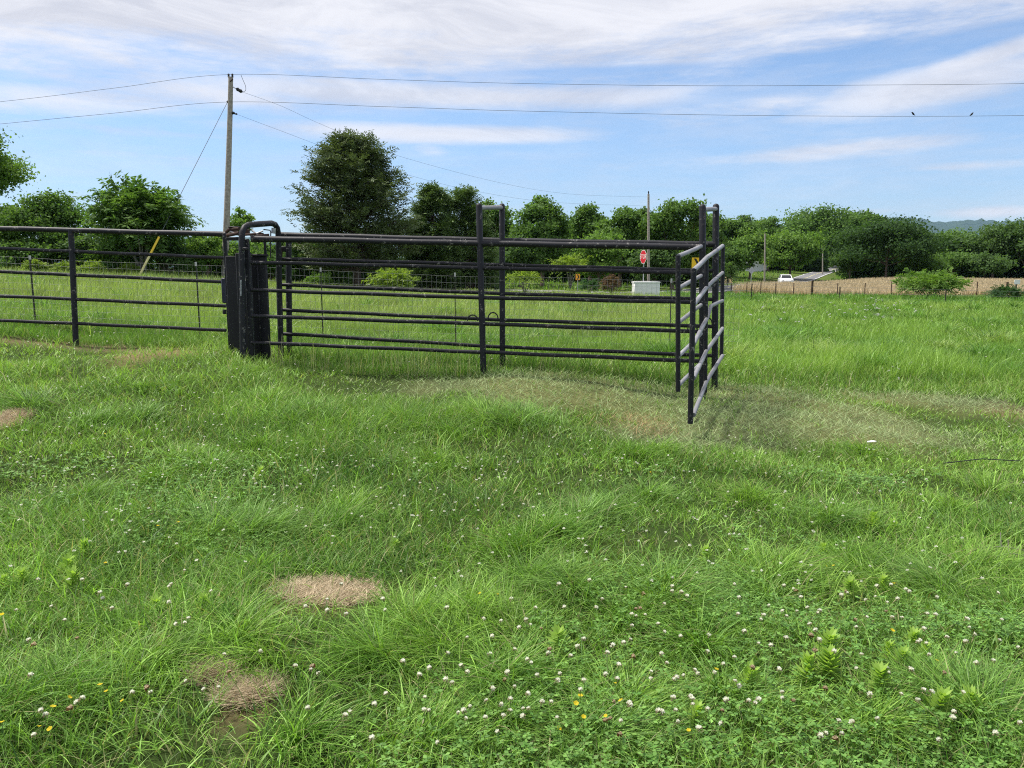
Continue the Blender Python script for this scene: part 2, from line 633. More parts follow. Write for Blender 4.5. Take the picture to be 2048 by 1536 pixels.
# ground sheet
def build_ground():
    rows = 260
    cols = 190
    yy = np.exp(np.linspace(math.log(3.0), math.log(4008.0), rows)) - 8.0
    uu = np.sinh(np.linspace(-2.2, 2.2, cols)) / math.sinh(2.2) * 1.55
    Yg = np.repeat(yy[:, None], cols, 1)
    Xg = uu[None, :] * (Yg + 8.0)
    Z = H(Xg, Yg).reshape(Xg.shape)
    V = np.stack([Xg.ravel(), Yg.ravel(), Z.ravel()], 1)
    idx = np.arange(rows * cols).reshape(rows, cols)
    F = np.stack([idx[:-1, :-1].ravel(), idx[:-1, 1:].ravel(), idx[1:, 1:].ravel(), idx[1:, :-1].ravel()], 1)
    X, Y = V[:, 0], V[:, 1]
    near = np.array([.035, .062, .016])
    mid = np.array([.075, .12, .025])
    f = np.clip((Y - 8) / 30, 0, 1)[:, None]
    c = near * (1 - f) + mid * f
    c = c * (.8 + .4 * vnoise(X, Y, 11, .35))[:, None]

    def over(mask, rgb):
        nonlocal c
        c = c * (1 - mask[:, None]) + np.array(rgb) * mask[:, None]
    over(emask(X, Y, E_HAY, .5), (.125, .15, .07))
    over(emask(X, Y, E_DIRT, .5), (.15, .135, .08))
    over(emask(X, Y, E_STRAW, .2, .05), (.22, .17, .11))
    me = quad_mesh('ground', V, F, mat_ground(), c, True)
    o = link_mesh('ground', me)
    tag(o, 'rolling pasture ground under the grass, sloping up to the left', 'ground', None, 'structure')


def mat_ground():
    m, g = new_mat('soil_and_thatch')
    at = g.n('ShaderNodeAttribute', attribute_name='tint')
    geo = g.n('ShaderNodeNewGeometry')
    n1 = g.noise(geo.outputs['Position'], 9.0, 8, .7)
    n2 = g.noise(geo.outputs['Position'], 70.0, 5, .7)
    n3 = g.noise(geo.outputs['Position'], .35, 6, .6)
    k = g.m('ADD', g.m('MULTIPLY', n1, .7), g.m('MULTIPLY', n2, .7))
    c = g.mix(1.0, at.outputs['Color'], g.comb(k, k, g.m('MULTIPLY', k, .95)), 'MULTIPLY')
    c = g.mix(1.0, c, g.mix(g.ss(n3, .35, .65), (1.0, 1.0, 1.0, 1), (1.7, 1.45, 1.2, 1)), 'MULTIPLY')
    finish(g, principled(g, c, .95, 0, .1, bump(g, k, .6, .03)))
    return m


build_ground()


# hay meadow (tan) beyond the right-hand fence, draped a little above the ground sheet
def drape(name, poly_rows, lift, mat, label, cat, cols=14, kind='structure'):
    """poly_rows: list of (left point, right point) from near to far"""
    V, F = [], []
    for (a, b) in poly_rows:
        for k in range(cols + 1):
            t = k / cols
            x = a[0] * (1 - t) + b[0] * t
            y = a[1] * (1 - t) + b[1] * t
            V.append((x, y, 0))
    V = np.array(V)
    V[:, 2] = H(V[:, 0], V[:, 1]) + lift
    n = cols + 1
    for r in range(len(poly_rows) - 1):
        for k in range(cols):
            F.append((r * n + k, r * n + k + 1, (r + 1) * n + k + 1, (r + 1) * n + k))
    o = link_mesh(name, quad_mesh(name, V, F, mat, None, True))
    tag(o, label, cat, None, kind)
    return o


# road: runs along behind the pasture, then bends away uphill on the right
def road_strip(name, line, half, lift, mat, label, cat, kind='structure'):
    pts = [Vector((p[0], p[1], 0)) for p in line]
    # resample with Catmull-Rom
    out = []
    for i in range(len(pts) - 1):
        p0, p1, p2, p3 = pts[max(i - 1, 0)], pts[i], pts[i + 1], pts[min(i + 2, len(pts) - 1)]
        for k in range(16):
            t = k / 16
            out.append(0.5 * ((2 * p1) + (p2 - p0) * t + (2 * p0 - 5 * p1 + 4 * p2 - p3) * t * t + (3 * p1 - p0 - 3 * p2 + p3) * t ** 3))
    out.append(pts[-1])
    rows = []
    for i, p in enumerate(out):
        t = (out[min(i + 1, len(out) - 1)] - out[max(i - 1, 0)]).normalized()
        nrm = Vector((t.y, -t.x, 0))
        if isinstance(half, tuple):
            rows.append((p + nrm * half[0], p + nrm * half[1]))
        else:
            rows.append((p - nrm * half, p + nrm * half))
    o = drape(name, rows, lift, mat, label, cat, 5 if not isinstance(half, tuple) else 1, kind)
    return out


ROAD = [tuple(P(px, 590, Y))[:2] for (px, Y) in [(300, 75), (700, 62), (1000, 56), (1240, 55), (1380, 66), (1455, 88), (1525, 110), (1575, 125), (1612, 145), (1648, 180), (1685, 235), (1695, 330)]]
road_pts = road_strip('road', ROAD, 2.05, .06, M['asphalt'], 'grey asphalt road bending away uphill on the right', 'road')
road_strip('road_edge_line', ROAD, (-1.9, -1.78), .075, M['white'], 'white painted line along the left edge of the road', 'road marking')
road_strip('road_edge_line', ROAD, (1.78, 1.9), .075, M['white'], 'white painted line along the right edge of the road', 'road marking')
road_strip('road_centre_line', ROAD, (-.06, .06), .075, M['paleyellow'], 'yellow painted line along the middle of the road', 'road marking')
road_strip('gravel_verge', [tuple(P(px, 590, Y))[:2] for (px, Y) in [(560, 53), (800, 51.5), (1050, 49.5), (1250, 48.5), (1420, 51)]], 1.5, .05, M['gravel'], 'pale gravel verge along the near side of the road', 'gravel')


# ------------------------------------------------------------------ grass and other ground cover (real blades)
def blade_arrays(Pp, L, Wd, az, lean, curl, seg):
    """ribbons of seg quads each; returns verts (N*(seg+1)*2,3), faces"""
    N = len(L)
    dirh = np.stack([np.cos(az), np.sin(az), np.zeros(N)], 1)
    roll = RNG.uniform(0, 2 * np.pi, N)
    side = np.stack([np.cos(roll), np.sin(roll), np.zeros(N)], 1)
    ks = seg + 1
    V = np.empty((N, ks, 2, 3), dtype=np.float32)
    for k in range(ks):
        t = k / seg
        horiz = lean * t + curl * t * t
        vert = t * np.sqrt(np.clip(1 - (lean * .8) ** 2, .05, 1)) - .55 * curl * t ** 2.4
        c = Pp + dirh * (L * horiz)[:, None] + np.array([0, 0, 1.0]) * (L * vert)[:, None]
        w = Wd * (1 - t ** 1.8 * .95) * .5
        V[:, k, 0] = c - side * w[:, None]
        V[:, k, 1] = c + side * w[:, None]
    base = (np.arange(N) * ks * 2)[:, None]
    fs = []
    for k in range(seg):
        o = k * 2
        fs.append(np.concatenate([base + o, base + o + 1, base + o + 3, base + o + 2], 1))
    F = np.concatenate(fs, 0)
    return V.reshape(-1, 3), F, ks * 2


class Cover:
    def __init__(self):
        self.V, self.F, self.C, self.n = [], [], [], 0

    def add(self, V, F, C):
        self.V.append(V)
        self.F.append(F + self.n)
        self.C.append(C)
        self.n += len(V)

    def blades(self, X, Y, L, Wd, rgb, lean=(.05, .45), curl=(0, .5), seg=3, az=None, dz=0.0):
        N = len(X)
        if N == 0:
            return
        Z = H(X, Y) - .01 + dz
        Pp = np.stack([X, Y, Z], 1)
        az = RNG.uniform(0, 2 * np.pi, N) if az is None else az
        V, F, per = blade_arrays(Pp, L, Wd, az, RNG.uniform(*lean, N), RNG.uniform(*curl, N), seg)
        self.add(V, F, np.repeat(rgb, per, 0))

    def build(self, name, mat, label, cat):
        V = np.concatenate(self.V)
        F = np.concatenate(self.F)
        C = np.concatenate(self.C)
        o = link_mesh(name, quad_mesh(name, V, F, mat, C))
        tag(o, label, cat, None, 'stuff')
        return o


def tint(N, a, b, jit=.18, t=None):
    t = RNG.uniform(0, 1, N) if t is None else t
    c = np.array(a) * (1 - t[:, None]) + np.array(b) * t[:, None]
    return np.clip(c * (1 + RNG.normal(0, jit, N))[:, None], .004, .9)


def scatter(y0, y1, n, pad=1.6):
    """random points of the ground in view between two distances, denser near the viewer"""
    r = RNG.uniform(0, 1, n)
    Y = y0 * (y1 / y0) ** r if False else 1.0 / (1 / y0 + r * (1 / y1 - 1 / y0))
    half = Y * .69 + pad
    X = RNG.uniform(-1, 1, n) * half
    return X, Y


def in_front(px0, py0, X, Y):
    pass


LUSH_A, LUSH_B = (.045, .115, .02), (.27, .42, .09)
YEL = (.2, .27, .05)
BLUEG = (.05, .12, .035)


def build_grass():
    cv = Cover()
    for (y0, y1, n, seg, wmul) in [(1.5, 3.2, 70000, 4, 1.0), (3.2, 6.0, 105000, 3, 1.0), (6.0, 11.5, 130000, 2, 1.0)]:
        X, Y = scatter(y0, y1, n)
        hay = emask(X, Y, E_HAY, .6)
        bad = np.maximum(emask(X, Y, E_STRAW, .3, .24, 5) * .93, emask(X, Y, E_DIRT, .6) * .72)
        dens = vnoise(X, Y, 21, 1.5)
        keep = RNG.uniform(0, 1, n) > np.maximum(bad, np.maximum(hay * .8, .5 * (dens < .3)))
        X, Y, hay, dens = X[keep], Y[keep], hay[keep], dens[keep]
        n = len(X)
        hgt = vnoise(X, Y, 31, 1.1)
        yel = vnoise(X, Y, 41, .8)
        L = (.06 + .12 * hgt ** 1.5) * RNG.uniform(.6, 1.5, n) * (1 - .5 * hay)
        L = L * (1 + np.clip((Y - 6) / 10, 0, .5)) * (1 - .5 * emask(X, Y, E_FRONT, .4))
        short = emask(X, Y, E_SHORT, .6)
        L = L * (1 - .45 * short)
        Wd = np.maximum(.0045, Y * .00095) * RNG.uniform(.4, 1.0, n) * (1 + 1.2 * (RNG.uniform(0, 1, n) < .35))
        t = np.clip(RNG.uniform(0, 1, n) ** 1.3 * .7 + (yel - .5) * .5 + (vnoise(X, Y, 43, 5.0) - .5) * .7 + .25, 0, 1)
        C = tint(n, LUSH_A, LUSH_B, .3, t)
        s = RNG.uniform(0, 1, n)
        C[s < .1] = tint((s < .1).sum(), (.24, .22, .11), (.42, .36, .21))
        bl = (s > .9)
        C[bl] = tint(bl.sum(), BLUEG, (.12, .21, .05))
        k = np.clip((Y - 5) / 6, 0, 1)[:, None] * .55
        C = C * (1 - k) + tint(n, (.18, .28, .055), (.32, .42, .11), .15) * k
        cv.blades(X, Y, L, Wd, C, (.05, .7), (0, .9), seg)
        # broad little clover leaflets low in the sward
        if y1 < 7:
            m = int(n * .24)
            ii = RNG.integers(0, n, m)
            x, y = X[ii] + RNG.normal(0, .02, m), Y[ii] + RNG.normal(0, .02, m)
            cl = vnoise(x, y, 51, 1.6) > RNG.uniform(.48, .78, m)
            x, y = x[cl], y[cl]
            m = len(x)
            z = H(x, y) + RNG.uniform(.03, .11, m)
            for q in range(3):
                a = RNG.uniform(0, .5, m) + q * 2.094
                rr = RNG.uniform(.007, .0135, m) * np.maximum(1, y / 4)
                u = np.stack([np.cos(a), np.sin(a), RNG.uniform(-.2, .35, m)], 1) * rr[:, None]
                v = np.stack([-np.sin(a), np.cos(a), RNG.uniform(-.3, .3, m)], 1) * rr[:, None] * .55
                c = np.stack([x, y, z], 1)
                V = np.stack([c, c + u * .9 + v, c + u * 1.7, c + u * .9 - v], 1).reshape(-1, 3)
                F = np.arange(m * 4).reshape(m, 4)
                cv.add(V, F, np.repeat(tint(m, (.07, .16, .03), (.17, .29, .07)), 4, 0))
    # tussocks of longer, arching blades: (px, py, radius m, blade length)
    tus = [(820, 1262, .2, .26), (930, 1245, .2, .27), (700, 1250, .2, .25), (620, 1260, .17, .22), (480, 1290, .2, .24), (1150, 1200, .24, .25), (560, 1315, .17, .25),
           (760, 1330, .22, .26), (880, 1310, .22, .27), (1010, 1270, .22, .24), (1060, 1170, .22, .24),
           (1010, 850, .36, .26), (745, 865, .32, .27), (580, 850, .3, .25), (640, 900, .25, .22), (900, 870, .25, .22), (860, 930, .26, .22), (540, 815, .35, .3), (620, 835, .35, .3), (800, 850, .35, .3), (960, 840, .4, .3), (1040, 845, .35, .3), (170, 1000, .25, .2), (60, 815, .35, .26), (180, 850, .3, .22), (520, 900, .3, .22), (1560, 1150, .26, .2), (1700, 1130, .24, .22),
           (1880, 1190, .3, .25), (1940, 1150, .3, .24), (1100, 1070, .26, .2), (1340, 1180, .26, .22), (420, 1060, .24, .22), (500, 1080, .22, .3),
           (300, 1340, .2, .18), (120, 1400, .2, .2), (1000, 1460, .2, .18), (1260, 1420, .2, .18), (860, 1490, .2, .18), (1900, 1400, .2, .18),
           (360, 920, .3, .18), (1300, 1000, .26, .2), (1500, 1000, .26, .2), (700, 1020, .26, .2)]
    for _ in range(48):
        tus.append((RNG.uniform(-60, 2100), 770 + 740 * RNG.uniform(0, 1) ** 1.2, RNG.uniform(.12, .32), RNG.uniform(.14, .26)))
    for (px, py, r, L0) in tus:
        c = G(px, py)
        if emask(np.array([c.x]), np.array([c.y]), E_HAY, .3)[0] > .3:
            continue
        n = int(np.clip(3600 * r / max(1, c.y / 4), 220, 850))
        a = RNG.uniform(0, 2 * np.pi, n)
        rr = np.abs(RNG.normal(0, .8, n)) * r
        sx = RNG.uniform(.8, 1.3)
        X, Y = c.x + np.cos(a) * rr * sx, c.y + np.sin(a) * rr
        m = (emask(X, Y, E_STRAW, .3, .24, 5) < .5) & (emask(X, Y, E_GUARD, .4) < .5) & (emask(X, Y, E_SHORT, .4) < .7)
        X, Y, a, rr = X[m], Y[m], a[m], rr[m]
        n = len(X)
        main = RNG.uniform(0, 6.28)
        az = np.where(RNG.uniform(0, 1, n) < .62, main + RNG.normal(0, .75, n), a + RNG.normal(0, .7, n))
        L = L0 * RNG.uniform(.5, 1.25, n) * (1 - .35 * np.clip(rr / (r * 1.5), 0, 1))
        base = [((.07, .16, .022), (.2, .32, .06)), ((.10, .20, .03), (.25, .37, .07)), ((.085, .17, .035), (.22, .34, .085))][RNG.integers(0, 3)]
        C = tint(n, *base, .28)
        s = RNG.uniform(0, 1, n) < .04
        C[s] = tint(s.sum(), (.22, .2, .1), (.3, .26, .15))
        cv.blades(X, Y, L, np.maximum(.0055, c.y * .001) * RNG.uniform(.5, 1.4, n), C, (.1, .6), (.2, 1.1), 4 if c.y < 6 else 3, az)
    # thin seed stalks standing above the sward
    X, Y = scatter(1.7, 9.5, 420)
    n = len(X)
    L = RNG.uniform(.18, .38, n)
    cv.blades(X, Y, L, np.maximum(.002, Y * .0005), tint(n, (.16, .2, .07), (.27, .26, .13)), (.0, .25), (0, .35), 4)
    for (px, py, L0) in [(876, 1110, .42), (1010, 1180, .33), (930, 1440, .42), (1690, 1400, .4), (812, 1200, .32), (480, 1110, .33), (1755, 900, .25), (1370, 920, .3), (60, 960, .3), (870, 870, .3)]:
        c = G(px, py)
        X = np.full(3, c.x) + RNG.normal(0, .01, 3)
        Y = np.full(3, c.y) + RNG.normal(0, .01, 3)
        cv.blades(X, Y, np.array([L0, L0 * .8, L0 * .6]), np.full(3, max(.0028, c.y * .0007)), tint(3, (.2, .25, .09), (.3, .3, .15)), (.0, .2), (0, .3), 5)
    cv.build('meadow_grass', M['grass'], 'green pasture grass with clover leaves filling the foreground', 'grass')


def rowline(pts, n, jit):
    """random points along a polyline of world points"""
    pts = np.array([(p[0], p[1]) for p in pts])
    seg = np.linalg.norm(np.diff(pts, axis=0), axis=1)
    cum = np.concatenate([[0], np.cumsum(seg)])
    s = RNG.uniform(0, cum[-1], n)
    x = np.interp(s, cum, pts[:, 0])
    y = np.interp(s, cum, pts[:, 1])
    return x + RNG.normal(0, jit, n), y + RNG.normal(0, jit, n)


def build_far_grass():
    cv = Cover()
    # between the panels and the tree line: taller, paler, going to seed
    for (y0, y1, n) in [(11.0, 17, 90000), (17, 30, 80000), (30, 52, 70000)]:
        X, Y = scatter(y0, y1, n, 2.5)
        bad = emask(X, Y, E_DIRT, .6) * .9
        road_far = (Y > 47.5) & (X > -14)
        keep = (RNG.uniform(0, 1, n) > bad) & ~road_far
        X, Y = X[keep], Y[keep]
        n = len(X)
        right = np.clip((X - 1.5 - .12 * Y) / 3.0, 0, 1)                 # right of the gates: lusher, lower
        wv = vnoise(X, Y, 61, .45)
        w2 = vnoise(X, Y, 63, 1.4)
        tall = (1 - right) * np.clip((Y - 12) / 8, 0, 1)
        L = (.12 + .14 * wv + .17 * tall + .24 * right * w2 ** 2) * RNG.uniform(.55, 1.35, n)
        Wd = Y * .00075 * RNG.uniform(.6, 1.5, n)
        C = tint(n, (.14, .25, .045), (.28, .39, .095), .17, np.clip(RNG.uniform(0, 1, n) * .6 + (wv - .5) + .2, 0, 1))
        pale = np.clip(tall * 1.1 * RNG.uniform(.25, 1, n) + .6 * np.clip((Y - 24) / 20, 0, 1) * right * RNG.uniform(0, 1, n), 0, .85)[:, None]
        C = C * (1 - pale) + tint(n, (.26, .31, .10), (.40, .41, .18), .15) * pale
        dk = (w2 < .3)
        C[dk] *= .75
        cv.blades(X, Y, L, Wd, C, (.03, .4), (0, .5), 2)
    # leafy darker clumps and lumps in the far pasture
    for q in range(620):
        Yc = 11.5 * (3.4 ** RNG.uniform(0, 1))
        Xc = RNG.uniform(-.7, .75) * Yc
        if emask(np.array([Xc]), np.array([Yc]), E_HAY + E_DIRT, .4)[0] > .2 or (Xc < .14 * Yc + 1.5 and RNG.uniform() < .6):
            continue
        r = RNG.uniform(.12, .45)
        n = int(np.clip(900 * r * 14 / Yc, 90, 600))
        a = RNG.uniform(0, 6.28, n)
        rr = np.abs(RNG.normal(0, .6, n)) * r
        pal = [((.06, .14, .025), (.16, .27, .06)), ((.08, .17, .03), (.2, .33, .07)), ((.16, .24, .06), (.34, .40, .15))][RNG.choice([0, 0, 1, 1, 2])]
        cv.blades(Xc + np.cos(a) * rr * 1.6, Yc + np.sin(a) * rr, RNG.uniform(.2, .5) * RNG.uniform(.5, 1.2, n), np.full(n, Yc * .0011) * RNG.uniform(.5, 1.4, n), tint(n, *pal, .25), (.1, .7), (.1, .9), 3)
    # rank growth along the foot of the panels
    for (a, b, n, L0, jit) in [((575, 9.75), (960, 9.55), 2200, .14, .12), ((560, 10.5), (1000, 10.2), 2200, .24, .15), ((1000, 10.15), (1420, 9.75), 2200, .2, .15), ((960, 9.55), (1400, 9.1), 500, .12, .1),
                         ((-200, 11.4), (450, 11.0), 1500, .17, .14), ((-250, 12.6), (1450, 12.3), 7000, .26, .22), ((1460, 9.9), (2200, 11.5), 3000, .2, .5)]:
        A, B = ground_at(*a), ground_at(*b)
        X, Y = rowline([A, B], n, jit)
        L = L0 * RNG.uniform(.4, 1.6, n)
        C = tint(n, (.06, .15, .02), (.15, .25, .045))
        s = RNG.uniform(0, 1, n) < .16
        C[s] = tint(s.sum(), (.22, .21, .1), (.36, .32, .2))
        cv.blades(X, Y, L, Y * .0006 * RNG.uniform(.6, 1.4, n), C, (.02, .35), (0, .6), 3)
    # seedheads: thin tall stems
    A = ground_at(520, 9.65)
    B = ground_at(960, 9.45)
    X, Y = rowline([A, B], 130, .09)
    cv.blades(X, Y, RNG.uniform(.25, .5, len(X)), np.full(len(X), .006), tint(len(X), (.3, .3, .15), (.45, .4, .25)), (0, .12), (0, .25), 3)
    # weeds band on the right in front of the hay meadow
    n = 26000
    X = RNG.uniform(9, 42, n)
    Y = RNG.uniform(38, 50, n)
    wv = vnoise(X, Y, 65, .5)
    ok = RNG.uniform(0, 1, n) < .35 + wv
    X, Y, wv = X[ok], Y[ok], wv[ok]
    n = len(X)
    cv.blades(X, Y, (.2 + .3 * wv) * RNG.uniform(.5, 1.3, n), Y * .0011 * RNG.uniform(.7, 1.5, n), tint(n, (.07, .16, .025), (.15, .26, .05)), (.05, .5), (0, .5), 2)
    cv.build('far_pasture_grass', M['grass'], 'tall pale seeding grass in the pasture behind the pipe fence', 'grass')
    # tan hay meadow
    cv = Cover()
    n = 110000
    Y = 60.5 + 52 * RNG.uniform(0, 1, n) ** 1.25
    X = RNG.uniform(.25, .78, n) * Y
    L = .5 * RNG.uniform(.6, 1.25, n) * (1 + .9 * np.clip((.37 - X / Y) / .06, 0, 1))
    rd = np.array([(p.x, p.y) for p in road_pts])
    dmin = np.full(n, 1e9)
    for q in rd[::2]:
        dmin = np.minimum(dmin, np.hypot(X - q[0], Y - q[1]))
    k = dmin > 4.3
    X, Y, L = X[k], Y[k], L[k]
    n = len(X)
    cv.blades(X, Y, L, Y * .0009, tint(n, (.50, .40, .24), (.66, .54, .35), .07), (0, .25), (0, .35), 2)
    cv.build('hay_meadow', M['hay'], 'tan ripe hay meadow behind the far wire fence on the right', 'hay field')
    # green slope and rough verge beyond the road
    cv = Cover()
    n = 42000
    Y = RNG.uniform(58, 230, n)
    X = RNG.uniform(-.62, .45, n) * Y
    k = np.ones(n, bool)
    for q in rd[::2]:
        k &= np.hypot(X - q[0], Y - q[1]) > 4.4
    k &= ~((X > .245 * Y) & (Y < 113))
    X, Y = X[k], Y[k]
    n = len(X)
    cv.blades(X, Y, .32 * RNG.uniform(.5, 1.4, n), Y * .0014, tint(n, (.11, .21, .03), (.2, .3, .06)), (.05, .4), (0, .4), 2)
    cv.build('verge_grass', M['grass'], 'mown light green grass slope beyond the road', 'grass')


def build_hay_litter():
    cv = Cover()
    # mown clippings lying flat
    n = 190000
    X, Y = scatter(5.0, 12.0, n, 1.0)
    k = RNG.uniform(0, 1, n) < emask(X, Y, E_HAY, .95) * (.6 + .6 * vnoise(X, Y, 71, 1.6))
    X, Y = X[k], Y[k]
    n = len(X)
    C = tint(n, (.19, .28, .105), (.39, .47, .24), .22)
    d = emask(X, Y, E_DRY, .9) * RNG.uniform(0, 1, n)
    dd = d > .35
    C[dd] = tint(dd.sum(), (.32, .22, .10), (.45, .33, .18))
    cv.blades(X, Y, RNG.uniform(.04, .12, n), Y * .00055 * RNG.uniform(.6, 1.3, n), C, (.95, 1.2), (-.05, .1), 2, None, .015 + .045 * RNG.uniform(0, 1, n) ** 2)
    # withered clumps on the trampled ground
    n = 14000
    X, Y = scatter(4.6, 12.0, n, 1.0)
    k = RNG.uniform(0, 1, n) < emask(X, Y, E_DRY + E_DIRT, .9)
    X, Y = X[k], Y[k]
    n = len(X)
    cv.blades(X, Y, RNG.uniform(.03, .12, n), Y * .0006 * RNG.uniform(.6, 1.3, n), tint(n, (.24, .21, .12), (.42, .36, .22)), (.5, 1.1), (-.1, .4), 2, None, .01)
    cv.build('hay_litter', M['hay'], 'grey green mown clippings strewn on the ground in front of the panels', 'clippings')
    # bare mats of dead straw
    names = ['oval mat of dead tan straw in the grass left of centre', 'round mat of dead tan straw lowest in the foreground', 'small brown straw scrap just above the round mat',
             'tan straw mat cut off by the left edge of the photo']
    for e, lab in zip(E_STRAW, names):
        c2 = Cover()
        n = int(11000 + 100000 * e[2] * e[3])
        n = min(n, 26000)
        a = RNG.uniform(0, 6.28, n)
        r = np.sqrt(RNG.uniform(0, 1, n)) * 1.45
        X, Y = e[0] + np.cos(a) * r * e[2], e[1] + np.sin(a) * r * e[3]
        wob = vnoise(X, Y, 81, 7.0)
        k = emask(X, Y, [e], .45, .24, 5) * (.75 + .5 * wob) > RNG.uniform(.04, .9, n)
        X, Y = X[k], Y[k]
        n = len(X)
        hump = .006 * (1 - np.clip(np.hypot((X - e[0]) / e[2], (Y - e[1]) / e[3]), 0, 1) ** 2)
        C = tint(n, (.40, .32, .20), (.66, .56, .40), .2)
        c2.blades(X, Y, RNG.uniform(.025, .085, n), np.maximum(.003, Y * .0007) * RNG.uniform(.6, 1.4, n), C, (1.0, 1.2), (-.12, .12), 3, RNG.normal(.15, .9, n) + np.pi * RNG.integers(0, 2, n), hump + .022 * RNG.uniform(0, 1, n))
        o = c2.build('straw_mat', M['hay'], lab, 'straw')


build_grass()
build_far_grass()
build_hay_litter()


# ------------------------------------------------------------------ pipe pens, alley and gates
def rails(parent, name, cols, rads, mat, extra=None, label=None):
    """cols: list of (px, [y per rail], Y) stations from one end to the other; one mesh per rail"""
    n = len(cols[0][1])
    for i in range(n):
        pts = [P(c[0], c[1][i], c[2]) for c in cols]
        if extra and i in extra:
            pts = [P(*q) for q in extra[i]]
        rr = rads[0] if i == 0 else rads[1]
        # a slight unevenness so no rail is a perfect ruler line
        out = []
        for a, b in zip(pts, pts[1:]):
            m = max(2, int((b - a).length / .35))
            for k in range(m):
                q = a.lerp(b, k / m)
                q.z += .003 * math.sin(k * 1.7 + i * 2 + a.x)
                out.append(q)
        out.append(pts[-1])
        MB().tube(out, rr, 12).build('top_rail' if i == 0 else 'rail', mat, parent)


def post(parent, name, a, b, r, mat, dome=0.0, sink=.06):
    A, B = P(*a), P(*b)
    d = (A - B).normalized()
    A = A - d * sink * 0
    B = B - d * sink
    return MB().tube([B, A], r, 14, True, dome).build(name, mat, parent)


